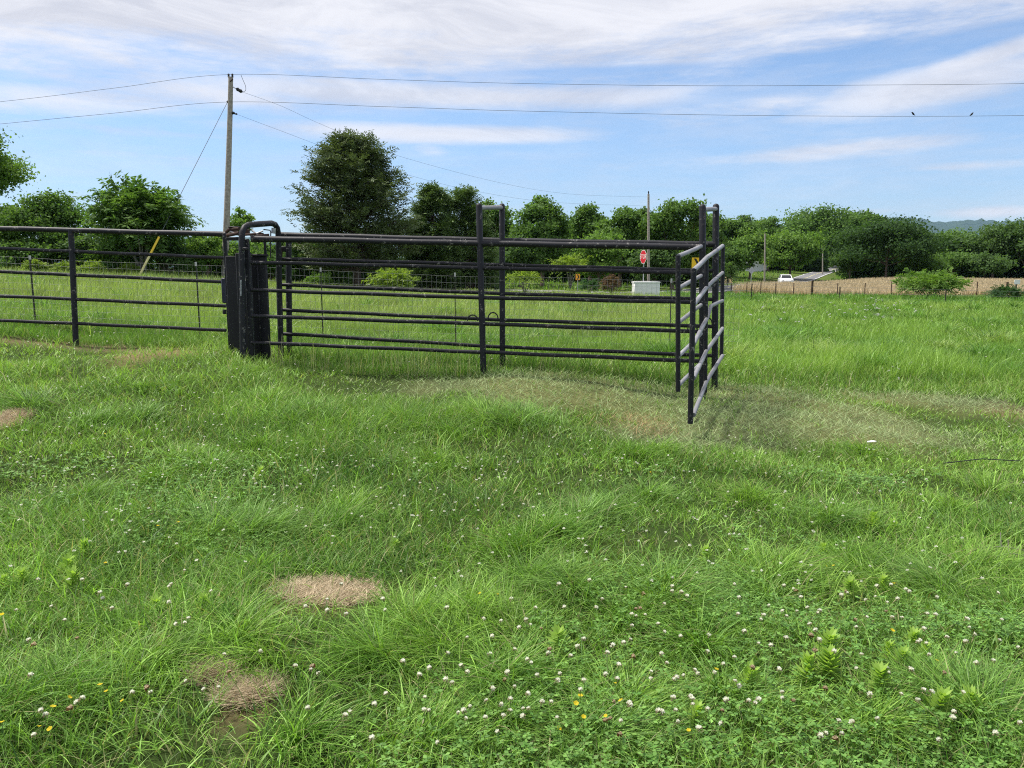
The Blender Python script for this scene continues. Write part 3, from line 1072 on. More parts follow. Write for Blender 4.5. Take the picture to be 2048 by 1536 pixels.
def build_pens():
    PT = M['paint']
    # left hand fence, running out of the picture
    t = empty('pipe_fence', ground_at(152, 11.0), 'black pipe fence with five rails running off to the left of the squeeze chute', 'pipe fence')
    rails(t, 'rail', [(-420, [440, 479, 523, 571, 618], 11.35), (0, [457, 497, 543, 592, 641], 11.1), (150, [461, 503, 550, 598.5, 647], 11.0), (452, [468.5, 516, 564, 612, 660.5], 10.72)], (.036, .0235), PT)
    post(t, 'post', (142, 459, 11.0), (152, 690, 11.0), .039, PT)
    post(t, 'post', (-330, 444, 11.3), (-318, 662, 11.3), .039, PT)
    # bows: two posts and a crossbar each
    t = empty('bow_frame', ground_at(965, 9.5), 'black pipe bow of tall posts and crossbar halfway along the alley', 'alley bow', 'bows over the cattle alley')
    post(t, 'post', (958, 412, 9.5), (967, 750, 9.5), .038, PT, .9)
    post(t, 'post', (1004, 412, 10.1), (1005, 730, 10.1), .038, PT, .9)
    MB().tube([P(961, 416, 9.5), P(1004, 415, 10.1)], .027, 12).build('crossbar', M['gate_paint'], t)  # black pipe; its grey is sky reflection put into the colour
    t = empty('bow_frame', ground_at(1405, 9.03), 'black pipe bow at the open end of the alley beside the gates', 'alley bow', 'bows over the cattle alley')
    post(t, 'post', (1405, 414, 9.03), (1405, 797, 9.03), .038, PT, .9)
    post(t, 'post', (1432, 413, 9.65), (1429, 778, 9.65), .039, PT, .9)
    MB().tube([P(1408, 419, 9.03), P(1432, 418, 9.65)], .027, 12).build('crossbar', M['gate_paint'], t)
    # four alley panels
    def hoop(parent, px, py, w, h, Y):
        c = []
        for k in range(13):
            a = math.pi * k / 12
            c.append(P(px - math.cos(a) * w / 2, py - math.sin(a) * h, Y - .03))
        MB().tube(c, .0085, 8).build('hose_loop', M['hose'], parent)
    t = empty('alley_panel', ground_at(730, 9.56), 'front alley panel between the squeeze chute and the middle bow', 'pipe panel', 'panels of the cattle alley')
    rails(t, 'rail', [(503, [477, 525, 580, 631.5, 685], 9.62), (963, [487, 536, 595.5, 648, 704.5], 9.5)], (.036, .0235), PT)
    hoop(t, 945, 642, 21, 12, 9.5)
    t = empty('alley_panel', ground_at(1180, 9.27), 'front alley panel between the middle bow and the end bow', 'pipe panel', 'panels of the cattle alley')
    rails(t, 'rail', [(962, [487, 536, 595, 647.5, 704], 9.5), (1404, [494.5, 546, 605, 663.5, 722.5], 9.03)], (.036, .0235), PT)
    hoop(t, 1385, 660, 19, 14, 9.05)
    t = empty('alley_panel', ground_at(790, 10.25), 'rear alley panel between the latch post and the middle bow', 'pipe panel', 'panels of the cattle alley')
    rails(t, 'rail', [(562, [469.5, 518, 569.5, 619.5, 667], 10.4), (1003, [481.5, 530, 587, 640, 694], 10.1)], (.036, .0235), PT)
    hoop(t, 986, 638, 20, 13, 10.1)
    t = empty('alley_panel', ground_at(1220, 9.9), 'rear alley panel between the middle bow and the end bow', 'pipe panel', 'panels of the cattle alley')
    rails(t, 'rail', [(1006, [481.5, 530, 587, 640, 694], 10.1), (1430, [489, 542, 599, 653, 711.5], 9.65)], (.036, .0235), PT)
    hoop(t, 1417, 650, 15, 14, 9.65)
    # latch post at the rear line
    t = empty('latch_post', ground_at(578, 10.45), 'black pipe post with a small latch box behind the squeeze chute', 'post')
    post(t, 'post_tube', (577, 471, 10.42), (579, 712, 10.42), .038, PT)
    a = P(569, 496, 10.42)
    MB().box(a + Vector((-.05, -.02, -.05)), a + Vector((.03, .03, .02)), .008).build('latch_box', M['sheet'], t)
    MB().tube([P(563, 497, 10.38), P(563, 520, 10.38)], .012, 8).build('latch_rod', M['rust'], t)
    # swing gates standing open towards the viewer
    GPm = M['gate_paint']
    t = empty('swing_gate', ground_at(1356, 7.9), 'short grey and black swing gate, the left one of the open pair', 'gate', 'open gates at the alley end')
    rails(t, 'rail', [(1402, [493, 551, 610, 668, 726], 8.95), (1357, [512, 577, 645, 712, 771], 7.8)], (.0225, .0215), GPm)
    post(t, 'end_upright', (1356, 511, 7.78), (1356, 783, 7.78), .0245, PT, 0, 0)
    t = empty('swing_gate', ground_at(1384, 7.2), 'long grey and black swing gate reaching nearest the viewer', 'gate', 'open gates at the alley end')
    rails(t, 'rail', [(1445, [492, 545, 603, 657, 711], 9.4), (1413, [516, 575, 636, 702, 763], 8.37), (1387, [541, 611, 684, 756, 830], 7.13)], (.0235, .0215), GPm,
          {2: [(1445, 602, 9.4), (1422, 612, 8.65), (1414, 637, 8.4), (1387, 688, 7.13)]})
    post(t, 'end_upright', (1387.5, 538, 7.11), (1380.5, 847, 7.11), .0255, PT, 0, 0)
    post(t, 'middle_upright', (1413, 513, 8.37), (1410, 785, 8.37), .0235, PT, 0, 0)
    post(t, 'hinge_upright', (1446, 490, 9.42), (1443, 717, 9.42), .0235, PT, 0, 0)


def build_chute():
    PT, SH, RU = M['paint'], M['sheet'], M['rust']
    t = empty('squeeze_chute', ground_at(500, 9.9), 'black steel squeeze chute with sheet sides and curved bow between fence and alley', 'cattle chute')

    def plate(name, x0, y0, x1, y1, Y, th, mat=SH, parent=t, sink=0.0):
        a, b = P(x0, y1, Y), P(x1, y0, Y)
        xa, xb = P(x0, (y0 + y1) / 2, Y).x, P(x1, (y0 + y1) / 2, Y).x
        return MB().box((xa, Y - th / 2, a.z - sink), (xb, Y + th / 2, b.z), .006).build(name, mat, parent)
    # the bow: near leg, curved top, far leg
    pts = [P(486, 718, 9.55), P(484.5, 600, 9.55), P(483.5, 476, 9.55), P(484.5, 464, 9.56), P(489, 454.5, 9.6), P(497, 450, 9.66), P(520, 448, 9.9), P(543, 446.5, 10.15), P(550, 449, 10.22), P(554.5, 456, 10.26), P(556.5, 468, 10.28),
           P(559, 590, 10.3), P(562.5, 722, 10.3)]
    MB().tube(pts, .037, 14).build('bow_tube', PT, t)
    # square corner post beside the near leg
    plate('corner_post', 494, 478, 503.5, 716, 9.64, .06, PT, t, .05)
    # left side: frame and sheet
    plate('frame_upright', 452.5, 466, 459, 716, 10.2, .05, PT, t, .06)
    plate('side_sheet', 456, 512, 484, 716, 9.98, .02, SH, t, .05)
    plate('top_bar', 453, 474, 484, 481, 9.95, .05, PT)
    plate('front_sheet', 476, 506, 507, 716, 9.8, .02, SH, t, .05)
    # tailgate sheet with open window over it
    w = plate('drop_door', 504, 513, 535.5, 714, 9.95, .02, SH, t, .03)
    plate('door_edge', 504, 508, 536, 513, 9.94, .05, PT)
    plate('door_rib', 517.5, 520, 520, 712, 9.93, .02, PT, w)
    plate('window_bar', 502, 480, 536, 484.5, 9.97, .04, PT)
    plate('window_upright', 528, 480, 532.5, 512, 9.97, .035, PT)
    plate('frame_upright', 533, 484, 537, 716, 10.0, .04, PT, t, .06)
    # mechanism on top
    mb = MB()
    mb.tube([P(452, 465, 10.0), P(458, 459, 10.0), P(478, 457, 9.95)], .02, 8)
    mb.tube([P(454, 471, 9.9), P(478, 466, 9.85)], .022, 8)
    mb.box(P(459, 470, 10.1), P(476, 458, 10.25), .006)
    mb.tube([P(484, 470, 9.8), P(512, 468, 9.8)], .014, 8)
    mb.tube([P(508, 472, 9.85), P(538, 470, 9.95)], .016, 8)
    mb.box(P(490, 469, 9.9), P(500, 459, 10.0), .006)
    mb.box(P(512, 475, 9.95), P(528, 466, 10.05), .006)
    lk = mb.build('head_gate_linkage', RU, t)
    for a, b, r in [((461, 463, 10.0), (478, 470, 9.9), .013), ((504, 460, 9.95), (516, 471, 9.9), .011), ((500, 472, 9.85), (526, 462, 9.95), .009)]:
        MB().tube([P(*a), P(*b)], r, 8).build('link_arm', M['galv'], lk)
    plate('cap_bar', 457, 452.5, 478, 455.5, 10.0, .06, PT)
    mb = MB().tube([P(527, 459, 9.95), P(540, 460.5, 9.95), P(541.5, 464, 9.95), P(541, 516, 9.95)], .0075, 8)
    mb.build('control_rod', M['hose'], t)
    plate('catch_box', 486, 495, 497, 500, 9.5, .05, PT)
    MB().tube([P(546.5, 467, 10.1), P(547.5, 456, 10.1)], .028, 10).build('roller', M['galv'], t)
    # lever on the left flank
    a, b = P(445.5, 606, 10.45), P(455.5, 556, 10.45)
    lv = MB().box((a.x, 10.42, a.z), (b.x, 10.47, b.z), .012).build('lever_plate', M['bluegrey'], t)
    MB().tube([P(450, 556, 10.44), P(456, 552, 10.3)], .012, 8).build('lever_pin', PT, lv)
    MB().tube([P(449, 619, 10.45), P(449, 628, 10.45)], .025, 10).build('knob', PT, t)
    MB().tube([P(482, 560, 9.5), P(482, 592, 9.5)], .006, 6).build('chain_tail', M['galv'], t)


def seg_tubes(A, B, r, n=3):
    A, B = np.asarray(A, float), np.asarray(B, float)
    d = B - A
    d /= np.linalg.norm(d, axis=1)[:, None] + 1e-9
    up = np.where(np.abs(d[:, 2:3]) > .8, np.array([[1.0, 0, 0]]), np.array([[0, 0, 1.0]]))
    a = np.cross(d, up)
    a /= np.linalg.norm(a, axis=1)[:, None] + 1e-9
    b = np.cross(a, d)
    r = np.broadcast_to(np.asarray(r, float), (len(A),))[:, None]
    V = []
    for E in (A, B):
        for k in range(n):
            w = 2 * math.pi * k / n
            V.append(E + (a * math.cos(w) + b * math.sin(w)) * r)
    V = np.stack(V, 1).reshape(-1, 3)
    base = np.arange(len(A))[:, None] * 2 * n
    F = np.concatenate([np.concatenate([base + k, base + (k + 1) % n, base + n + (k + 1) % n, base + n + k], 1) for k in range(n)], 0)
    return V, F


def link_local(name, V, F, mat, parent, colors=None, smooth=False):
    V = np.asarray(V, float)
    off = Vector((0, 0, 0))
    o = parent
    while o is not None:
        off += o.location
        o = o.parent
    V = V - np.array(off)
    return link_mesh(name, quad_mesh(name, V, F, mat, colors, smooth), parent)


def build_wire_fence():
    top = [(-420, 500, 12.9), (-60, 512, 12.6), (400, 530, 12.3), (640, 541, 12.3), (909, 551, 12.3), (1343, 563, 12.2), (1482, 567, 12.2)]
    Ws = np.array([tuple(P(*t)) for t in top])
    t = empty('wire_fence', (float(Ws[4][0]), float(Ws[4][1]), h1(Ws[4][0], Ws[4][1])), 'fine welded wire mesh fence on white tipped steel posts behind the alley', 'wire fence')
    xs = np.arange(Ws[0, 0], Ws[-1, 0], .0508 * 1.5)
    ys = np.interp(xs, Ws[:, 0], Ws[:, 1])
    zt = np.interp(xs, Ws[:, 0], Ws[:, 2]) + .01 * np.sin(xs * 1.3)
    zb = zt - 1.2
    wob = .006 * np.sin(xs * 11)
    V1, F1 = seg_tubes(np.stack([xs, ys + wob, zb], 1), np.stack([xs, ys, zt], 1), .00165)
    A, B = [], []
    for k in range(13):
        z = zt - .1 * k
        q = np.stack([xs, ys + wob * .5, z + .004 * np.sin(xs * 3 + k)], 1)
        A.append(q[:-1])
        B.append(q[1:])
    V2, F2 = seg_tubes(np.concatenate(A), np.concatenate(B), .0015)
    link_local('mesh', np.concatenate([V1, V2]), np.concatenate([F1, F2 + len(V1)]), M['wire'], t)
    for px in (38, 388, 639, 909, 1343):
        x = P(px, 545, 12.25).x
        y = float(np.interp(x, Ws[:, 0], Ws[:, 1])) + .03
        z = float(np.interp(x, Ws[:, 0], Ws[:, 2]))
        g = h1(x, y)
        mb = MB()
        mb.box((x - .007, y - .004, g - .05), (x + .007, y, z - .02))
        mb.box((x - .004, y, g - .05), (x + .004, y + .025, z - .02))
        p = mb.build('steel_post', M['tpost'], t, False)
        mb = MB()
        mb.box((x - .013, y - .006, z - .019), (x + .013, y + .002, z + .045))
        mb.box((x - .006, y + .002, z - .019), (x + .006, y + .03, z + .045))
        mb.build('white_tip', M['tip'], p, False)


def build_far_fence():
    # along the foot of the hay meadow
    t = empty('stock_fence', ground_at(1626, 59), 'stock fence of thin rusty posts and wires along the front of the hay meadow', 'fence')
    tops = []
    for (px, py, wood) in [(1430, 566, 0), (1464, 566, 0), (1495, 564, 0), (1523, 563, 0), (1553, 565, 0), (1589, 566, 0), (1626, 561, 1), (1677, 566, 0), (1732, 566, 0), (1785, 560, 0), (1957, 563, 0), (2017, 564, 1), (2110, 564, 0), (2200, 564, 1)]:
        g = ground_at(px, 59)
        zt = P(px, py, 59).z
        r = .085 if wood else .032
        MB().tube([(g.x, 59, g.z - .1), (g.x, 59, zt)], r, 8).build('wood_post' if wood else 'steel_post', M['postwood'] if wood else M['rust'], t)
        tops.append((g.x, 59.05, g.z, zt))
    A, B = [], []
    for a, b in zip(tops, tops[1:]):
        for f in (.35, .6, .85, .98):
            A.append((a[0], a[1], a[2] + (a[3] - a[2]) * f))
            B.append((b[0], b[1], b[2] + (b[3] - b[2]) * f))
    V, F = seg_tubes(A, B, .006)
    link_local('wire', V, F, M['wire'], t)
    # two nearer posts of the pasture fence with their wires
    t = empty('pasture_fence', ground_at(1505, 40), 'pasture fence of two dark steel posts and thin wires in the weeds', 'fence')
    tops = []
    for (px, py) in [(1410, 563), (1505, 567), (1682, 573), (1895, 578), (2130, 584)]:
        g = ground_at(px, 40)
        zt = P(px, py, 40).z
        MB().tube([(g.x, 40, g.z - .1), (g.x, 40, zt)], .028, 8).build('steel_post', M['tpost'], t)
        tops.append((g.x, 40.03, g.z, zt))
    A, B = [], []
    for a, b in zip(tops, tops[1:]):
        for f in (.3, .6, .95):
            A.append((a[0], a[1], a[2] + (a[3] - a[2]) * f))
            B.append((b[0], b[1], b[2] + (b[3] - b[2]) * f))
    V, F = seg_tubes(A, B, .004)
    link_local('wire', V, F, M['wire'], t)


def smooth_line(ps, per=10):
    ps = [Vector(p) for p in ps]
    out = []
    for i in range(len(ps) - 1):
        p0, p1, p2, p3 = ps[max(i - 1, 0)], ps[i], ps[i + 1], ps[min(i + 2, len(ps) - 1)]
        for k in range(per):
            u = k / per
            out.append(0.5 * ((2 * p1) + (p2 - p0) * u + (2 * p0 - 5 * p1 + 4 * p2 - p3) * u * u + (3 * p1 - p0 - 3 * p2 + p3) * u ** 3))
    out.append(ps[-1])
    return out


def build_poles():
    Y = 39.0
    t = empty('utility_pole', ground_at(447.5, Y), 'tall leaning wooden utility pole behind the squeeze chute', 'utility pole')
    g = ground_at(447.5, Y)
    MB().tube([(g.x, Y, g.z - .3), P(449.5, 540, Y), P(453.5, 440, Y), P(457, 330, Y), P(460, 230, Y), P(461.5, 154, Y)], [.165, .16, .15, .135, .12, .11], 14).build('pole_shaft', M['polewood'], t)
    for px in (457.5, 465):
        a = P(px, 156, Y)
        MB().tube([a, a + Vector((0, 0, .06)), a + Vector((0, 0, .1)), a + Vector((0, 0, .16)), a + Vector((0, 0, .2))], [.03, .05, .04, .055, .03], 10).build('insulator', M['signblack'], t)
    MB().tube([P(460, 163, Y - .12), P(466, 158, Y - .1)], .03, 8).build('bracket', M['rust'], t)
    MB().tube([P(465, 173, Y), P(471, 177, Y)], .02, 8).build('eye_bolt', M['galv'], t)
    MB().tube([P(472, 177, Y), P(475, 178.5, Y), P(478, 180.5, Y), P(482, 182.5, Y), P(485, 184, Y)], [.03, .09, .07, .09, .03], 10).build('strain_insulator', M['signblack'], t)
    MB().tube([P(464, 226, Y), P(468, 226, Y), P(471, 228, Y), P(474, 228, Y)], [.08, .06, .03, .05], 10).build('strain_insulator', M['signblack'], t)
    MB().tube(smooth_line([P(482, 150, Y), P(486, 160, Y), P(491, 172, Y), P(491, 181, Y), P(485, 184, Y)], 6), .011, 6).build('jumper_wire', M['cable'], t)
    MB().tube([P(454, 205, Y), P(459, 200, Y)], .05, 8).build('guy_clamp', M['signblack'], t)

    def line(name, pts, r, label):
        o = MB().tube(smooth_line([P(*p) for p in pts]), r, 6, True).build(name, M['cable'])
        tag(o, label, 'power line', 'power lines')
    line('power_line', [(-500, 255, 46), (0, 203.5, 42), (230, 176, 40.4), (458, 149, Y), (760, 158.5, Y), (1024, 166.5, Y), (1400, 171.5, Y), (1750, 170, Y), (2048, 167, Y), (2600, 155, Y)], .0085, 'topmost power line crossing the whole sky over the pole top')
    line('power_line', [(-500, 297, 46), (0, 248, 42), (230, 226, 40.4), (455, 204, Y), (760, 213, Y), (1024, 221.5, Y), (1400, 229.5, Y), (1750, 232.5, Y), (2048, 231, Y), (2600, 222, Y)], .009, 'lower power line carrying the two birds')

    def inv(px, a, b, ya, yb):
        f = (px - a) / (b - a)
        return 1 / ((1 - f) / ya + f / yb)
    line('power_line', [(px, py, inv(px, 484, 1297, 39, 66)) for px, py in [(485, 184), (560, 211), (623, 240), (700, 273), (794, 311), (998, 365), (1140, 388), (1297, 394)]], .0055, 'upper sagging service line running from the pole over the cedar')
    line('power_line', [(px, py, inv(px, 470, 1297, 39, 66)) for px, py in [(472, 228), (560, 261), (654, 296), (792, 343), (940, 380), (1100, 404), (1297, 412)]], .0055, 'lower sagging service line running from the pole through the cedar')
    # guy wire with yellow guard
    t = empty('guy_wire', ground_at(277, 33.5), 'guy wire stretched from the pole down to a bleached yellow guard', 'guy wire')
    MB().tube([P(277, 555, 33.5), P(318, 474, 34.6), P(455, 204, 39)], .012, 6).build('strand', M['cable'], t)
    a, b = P(278, 553, 33.5), P(318, 474, 34.55)
    mdl = a.lerp(b, .52)
    MB().tube([a, mdl], .05, 10).build('guard', M['paleyellow'], t, True, 'bleached lower half of the guard')
    MB().tube([mdl, b], .05, 10).build('guard', M['yellow'], t, True, 'bright yellow upper half of the guard')
    # distant poles
    for (px, top, Yp, r, lab, foot) in [(1297, 388, 66, .12, 'pale utility pole standing just right of the stop sign', 1298),
                                  (1530, 467, 125, .14, 'grey utility pole on the green slope beside the diamond sign', 1530),
                                  (1645.5, 489, 160, .13, 'thin grey utility pole at the edge of the uphill road', 1645.5)]:
        g = ground_at(foot, Yp)
        t = empty('utility_pole', g, lab, 'utility pole')
        e = P(px, top, Yp)
        MB().tube([(g.x, Yp, g.z - .3), e], [r, r * .72], 10).build('pole_shaft', M['polewood'], t)
        MB().tube([e, e + Vector((0, 0, .12)), e + Vector((0, 0, .24))], [.03, .06, .03], 8).build('insulator', M['signblack'], t)


def build_birds():
    for (px, py, face, lab) in [(1826, 231, -1, 'small dark bird perched on the lower power line, the left one'), (1943, 232, 1, 'small dark bird perched on the lower power line, the right one')]:
        c = P(px, py, 39.0)
        pts = [c + Vector((-face * .13, 0, .0)), c + Vector((-face * .08, 0, .035)), c + Vector((-face * .035, 0, .07)), c + Vector((face * .01, 0, .115)), c + Vector((face * .035, 0, .15)),
               c + Vector((face * .055, 0, .178)), c + Vector((face * .075, 0, .188)), c + Vector((face * .1, 0, .185)), c + Vector((face * .125, 0, .178))]
        pts = [c + (q - c) * .78 for q in pts]
        o = MB().tube(pts, [r * .78 for r in [.012, .022, .045, .052, .042, .032, .028, .016, .003]], 12).build('bird', M['birdblack'])
        tag(o, lab, 'bird', 'birds on the wire')


# ------------------------------------------------------------------ roadside things
def text_mesh(s, size, depth):
    cu = bpy.data.curves.new('lettering', 'FONT')
    cu.body = s
    cu.size = size
    cu.extrude = depth
    cu.align_x = 'CENTER'
    cu.align_y = 'CENTER'
    ob = bpy.data.objects.new('lettering', cu)
    COL.objects.link(ob)
    dg = bpy.context.evaluated_depsgraph_get()
    me = bpy.data.meshes.new_from_object(ob.evaluated_get(dg))
    bpy.data.objects.remove(ob)
    return me


def build_roadside():
    # stop sign, turned well away from the viewer
    g = ground_at(1287, 45)
    top = P(1287, 500, 45).z
    t = empty('stop_sign', g, 'red stop sign on a thin steel post seen through the alley rails', 'road sign')
    yaw = R(-72)
    ax = Vector((math.cos(yaw), math.sin(yaw), 0))
    nr = Vector((math.sin(yaw), -math.cos(yaw), 0))
    rO = .41
    c = Vector((g.x, 45, top - .38))
    MB().tube([g - Vector((0, 0, .2)), (g.x, 45, top - .1)], .03, 8).build('sign_post', M['galv'], t)
    def octo(rr, off):
        return [c + nr * off + ax * (rr * math.cos(R(22.5 + 45 * k))) + Vector((0, 0, rr * math.sin(R(22.5 + 45 * k)))) for k in range(8)]
    pl = MB().prism(octo(rO, .035), nr * .006).build('sign_border', M['white'], t, False)
    MB().prism(octo(rO * .93, .0425), nr * .002).build('sign_plate', M['signred'], pl, False)
    me = text_mesh('STOP', .34, .001)
    me.materials.clear()
    me.materials.append(M['white'])
    o = link_mesh('lettering', me, pl)
    from mathutils import Matrix
    mw = Matrix.Identity(4)
    up = Vector((0, 0, 1))
    for i in range(3):
        mw[i][0], mw[i][1], mw[i][2] = ax[i], up[i], nr[i]
    mw.translation = c + nr * .048 - Vector(g)
    o.matrix_local = mw

    # chevron boards
    for (px, py, wpx, hpx, Y, mat, yaw, lab) in [(1391, 527, 17, 23, 50, M['signyellow'], R(12), 'yellow chevron road sign with black arrow showing between the gates'),
                                                 (1155.5, 554, 8.5, 12, 58, M['signorange'], R(0), 'small orange chevron road sign at the far roadside')]:
        c = P(px, py, Y)
        w, hh = wpx / FPX * Y / 2, hpx / FPX * Y / 2
        g = Vector((c.x, Y, h1(c.x, Y)))
        t = empty('chevron_sign', g, lab, 'road sign', 'chevron signs along the bend')
        ax = Vector((math.cos(yaw), math.sin(yaw), 0))
        nr = Vector((math.sin(yaw), -math.cos(yaw), 0))
        up = Vector((0, 0, 1))
        MB().tube([g - up * .2, Vector((c.x, Y, c.z + hh * .8))], .03, 8).build('sign_post', M['galv'], t)
        sp = MB().prism([c + nr * .04 + ax * (sx * w) + up * (sz * hh) for sx, sz in ((-1, -1), (1, -1), (1, 1), (-1, 1))], nr * .006).build('sign_plate', mat, t, False)
        pts = [(-.55, .85), (.05, .85), (.8, 0), (.05, -.85), (-.55, -.85), (.2, 0)]
        q = [c + nr * .0465 + ax * (sx * w) + up * (sz * hh) for sx, sz in pts]
        mb = MB()
        mb.prism([q[0], q[5], q[2], q[1]], nr * .002)
        mb.prism([q[5], q[4], q[3], q[2]], nr * .002)
        mb.build('chevron_mark', M['signblack'], sp, False)
    # grey back of a diamond warning sign
    Y = 112
    c = P(1503, 541, Y)
    g = Vector((c.x, Y, h1(c.x, Y)))
    t = empty('warning_sign', g, 'grey back of a diamond road sign on the green slope', 'road sign')
    MB().tube([g - Vector((0, 0, .2)), c + Vector((0, 0, .4))], .05, 8).build('sign_post', M['galv'], t)
    MB().prism([c + Vector((0, -.06, .52)), c + Vector((-.5, -.06, 0)), c + Vector((0, -.06, -.52)), c + Vector((.5, -.06, 0))], (0, .02, 0)).build('sign_plate', M['galv'], t, False)
    # little white notice on the right edge
    Y = 58.5
    c = P(2033, 564, Y)
    g = Vector((c.x, Y, h1(c.x, Y)))
    t = empty('notice_board', g, 'small white notice on a dark post beyond the weeds at right', 'sign')
    MB().tube([g - Vector((0, 0, .2)), c + Vector((0, 0, .1))], .06, 8).build('sign_post', M['postwood'], t)
    MB().box(c + Vector((-.22, -.09, -.17)), c + Vector((.22, -.07, .17)), .01).build('sign_plate', M['white'], t)
    # white block of panels at the foot of the stop sign
    Y = 44.3
    a, b = P(1268, 596, Y), P(1320, 564, Y)
    t = empty('white_crate', Vector(((a.x + b.x) / 2, Y, h1((a.x + b.x) / 2, Y))), 'low white box with ribbed front standing below the stop sign', 'box')
    zb = h1((a.x + b.x) / 2, Y) - .05
    MB().box((a.x, Y, zb), (b.x, Y + .9, b.z), .03).build('shell', M['white'], t)
    mb = MB()
    for k in range(5):
        x = a.x + (b.x - a.x) * (k + .5) / 5
        mb.box((x - .02, Y - .006, zb + .05), (x + .02, Y + .002, b.z - .08), .002)
    mb.build('rib', M['white'], t)
    MB().box((a.x - .02, Y - .03, b.z - .06), (b.x + .02, Y + .93, b.z + .015), .01).build('lid', M['white'], t)


def build_car():
    Y = 119.0
    g = ground_at(1572, Y)
    g.z = P(1572, 571, Y).z
    t = empty('parked_car', g, 'white car coming along the road below the green slope', 'car')
    t.rotation_euler = (0, 0, R(-13))
    t.name = 'white_car'

    def lo(mb, name, mat, par=None):
        return mb.build(name, mat, par or t, True, None, True)
    # body: side profile swept across the width (x across, y along, nose towards the viewer at -y)
    prof = [(-2.2, .35), (-2.25, .62), (-2.12, .86), (-1.2, 1.02), (-.95, 1.06), (2.0, 1.08), (2.22, 1.0), (2.25, .4), (2.1, .28), (-2.1, .28)]
    mb = MB()
    ring = []
    for (x, s) in ((-.92, .96), (-.86, 1.0), (.86, 1.0), (.92, .96)):
        ring.append(len(mb.v))
        for (y, z) in prof:
            mb.v.append(Vector((x, y * (s if abs(x) > .9 else 1), .28 + (z - .28) * s)))
    n = len(prof)
    for r0, r1 in zip(ring, ring[1:]):
        for k in range(n):
            mb.f.append((r0 + k, r0 + (k + 1) % n, r1 + (k + 1) % n, r1 + k))
    mb.f.append(tuple(ring[0] + k for k in range(n))[::-1])
    mb.f.append(tuple(ring[-1] + k for k in range(n)))
    lo(mb, 'body', M['carwhite'])
    cab = [(-.98, 1.06), (-.3, 1.62), (1.5, 1.64), (1.95, 1.08)]
    mb = MB()
    b0 = [Vector((sx * (.86 if z < 1.2 else .68), y, z)) for sx in (-1, 1) for (y, z) in cab]
    mb.v = b0
    mb.f = [(0, 1, 2, 3), (7, 6, 5, 4), (0, 4, 5, 1), (1, 5, 6, 2), (2, 6, 7, 3), (3, 7, 4, 0)]
    cabin = lo(mb, 'cabin', M['carwhite'])
    mb = MB()
    mb.prism([Vector((-.74, -.925, 1.1)), Vector((.74, -.925, 1.1)), Vector((.6, -.385, 1.55)), Vector((-.6, -.385, 1.55))], (0, -.012, .012))
    mb.build('windscreen', M['glass'], cabin, False, None, True)
    for sx in (-1, 1):
        mb = MB()
        mb.prism([Vector((sx * .852, -.75, 1.12)), Vector((sx * .852, 1.75, 1.12)), Vector((sx * .71, 1.4, 1.55)), Vector((sx * .71, -.2, 1.55))], (sx * .012, 0, .004))
        mb.build('side_window', M['glass'], cabin, False, None, True)
        mb = MB().box((sx * .62 - .16, -2.24, .66), (sx * .62 + .16, -2.1, .82), .03)
        lo(mb, 'headlight', M['galv'])
        for yy in (-1.4, 1.4):
            mb = MB().tube([(sx * .93, yy, .33), (sx * .72, yy, .33)], .33, 16)
            w = lo(mb, 'wheel', M['tyre'])
            mb = MB().tube([(sx * .935, yy, .33), (sx * .9, yy, .33)], .19, 12)
            mb.build('rim', M['galv'], w, True, None, True)
    mb = MB().box((-.5, -2.27, .48), (.5, -2.2, .64), .02)
    lo(mb, 'grille', M['signblack'])


def build_house():
    Y = 165.0
    a, b = P(1496, 531, Y), P(1527, 512, Y)
    g = Vector(((a.x + b.x) / 2, Y, h1((a.x + b.x) / 2, Y)))
    t = empty('farmhouse', g, 'white farmhouse glimpsed between the trees behind the green slope', 'house')
    z1 = b.z
    zb = g.z - .5
    MB().box((a.x - 1, Y, zb), (b.x + 1, Y + 7, z1)).build('wall', M['siding'], t, False)
    xm = (a.x + b.x) / 2
    w = (b.x - a.x) / 2 + 1.5
    MB().prism([(xm - w, Y - .4, z1 - .2), (xm + w, Y - .4, z1 - .2), (xm + w, Y + 3.5, z1 + 1.0), (xm - w, Y + 3.5, z1 + 1.0)], (0, .05, .2)).build('roof', M['roofgrey'], t, False)
    for k in (-1, 1):
        x = xm + k * 1.0
        MB().box((x - .35, Y - .06, z1 - 1.6), (x + .35, Y + .02, z1 - .5)).build('window', M['glass'], t, False)


# ------------------------------------------------------------------ trees
def leaf_quads(c, u, v, wide=.5):
    """rhombic leaves: base c, length vector u, half-width vector v"""
    V = np.stack([c, c + u * wide + v, c + u, c + u * wide - v], 1).reshape(-1, 3)
    F = np.arange(len(c) * 4).reshape(-1, 4)
    return V, F


def unit(n, rng):
    v = rng.normal(0, 1, (n, 3))
    return v / np.linalg.norm(v, axis=1)[:, None]


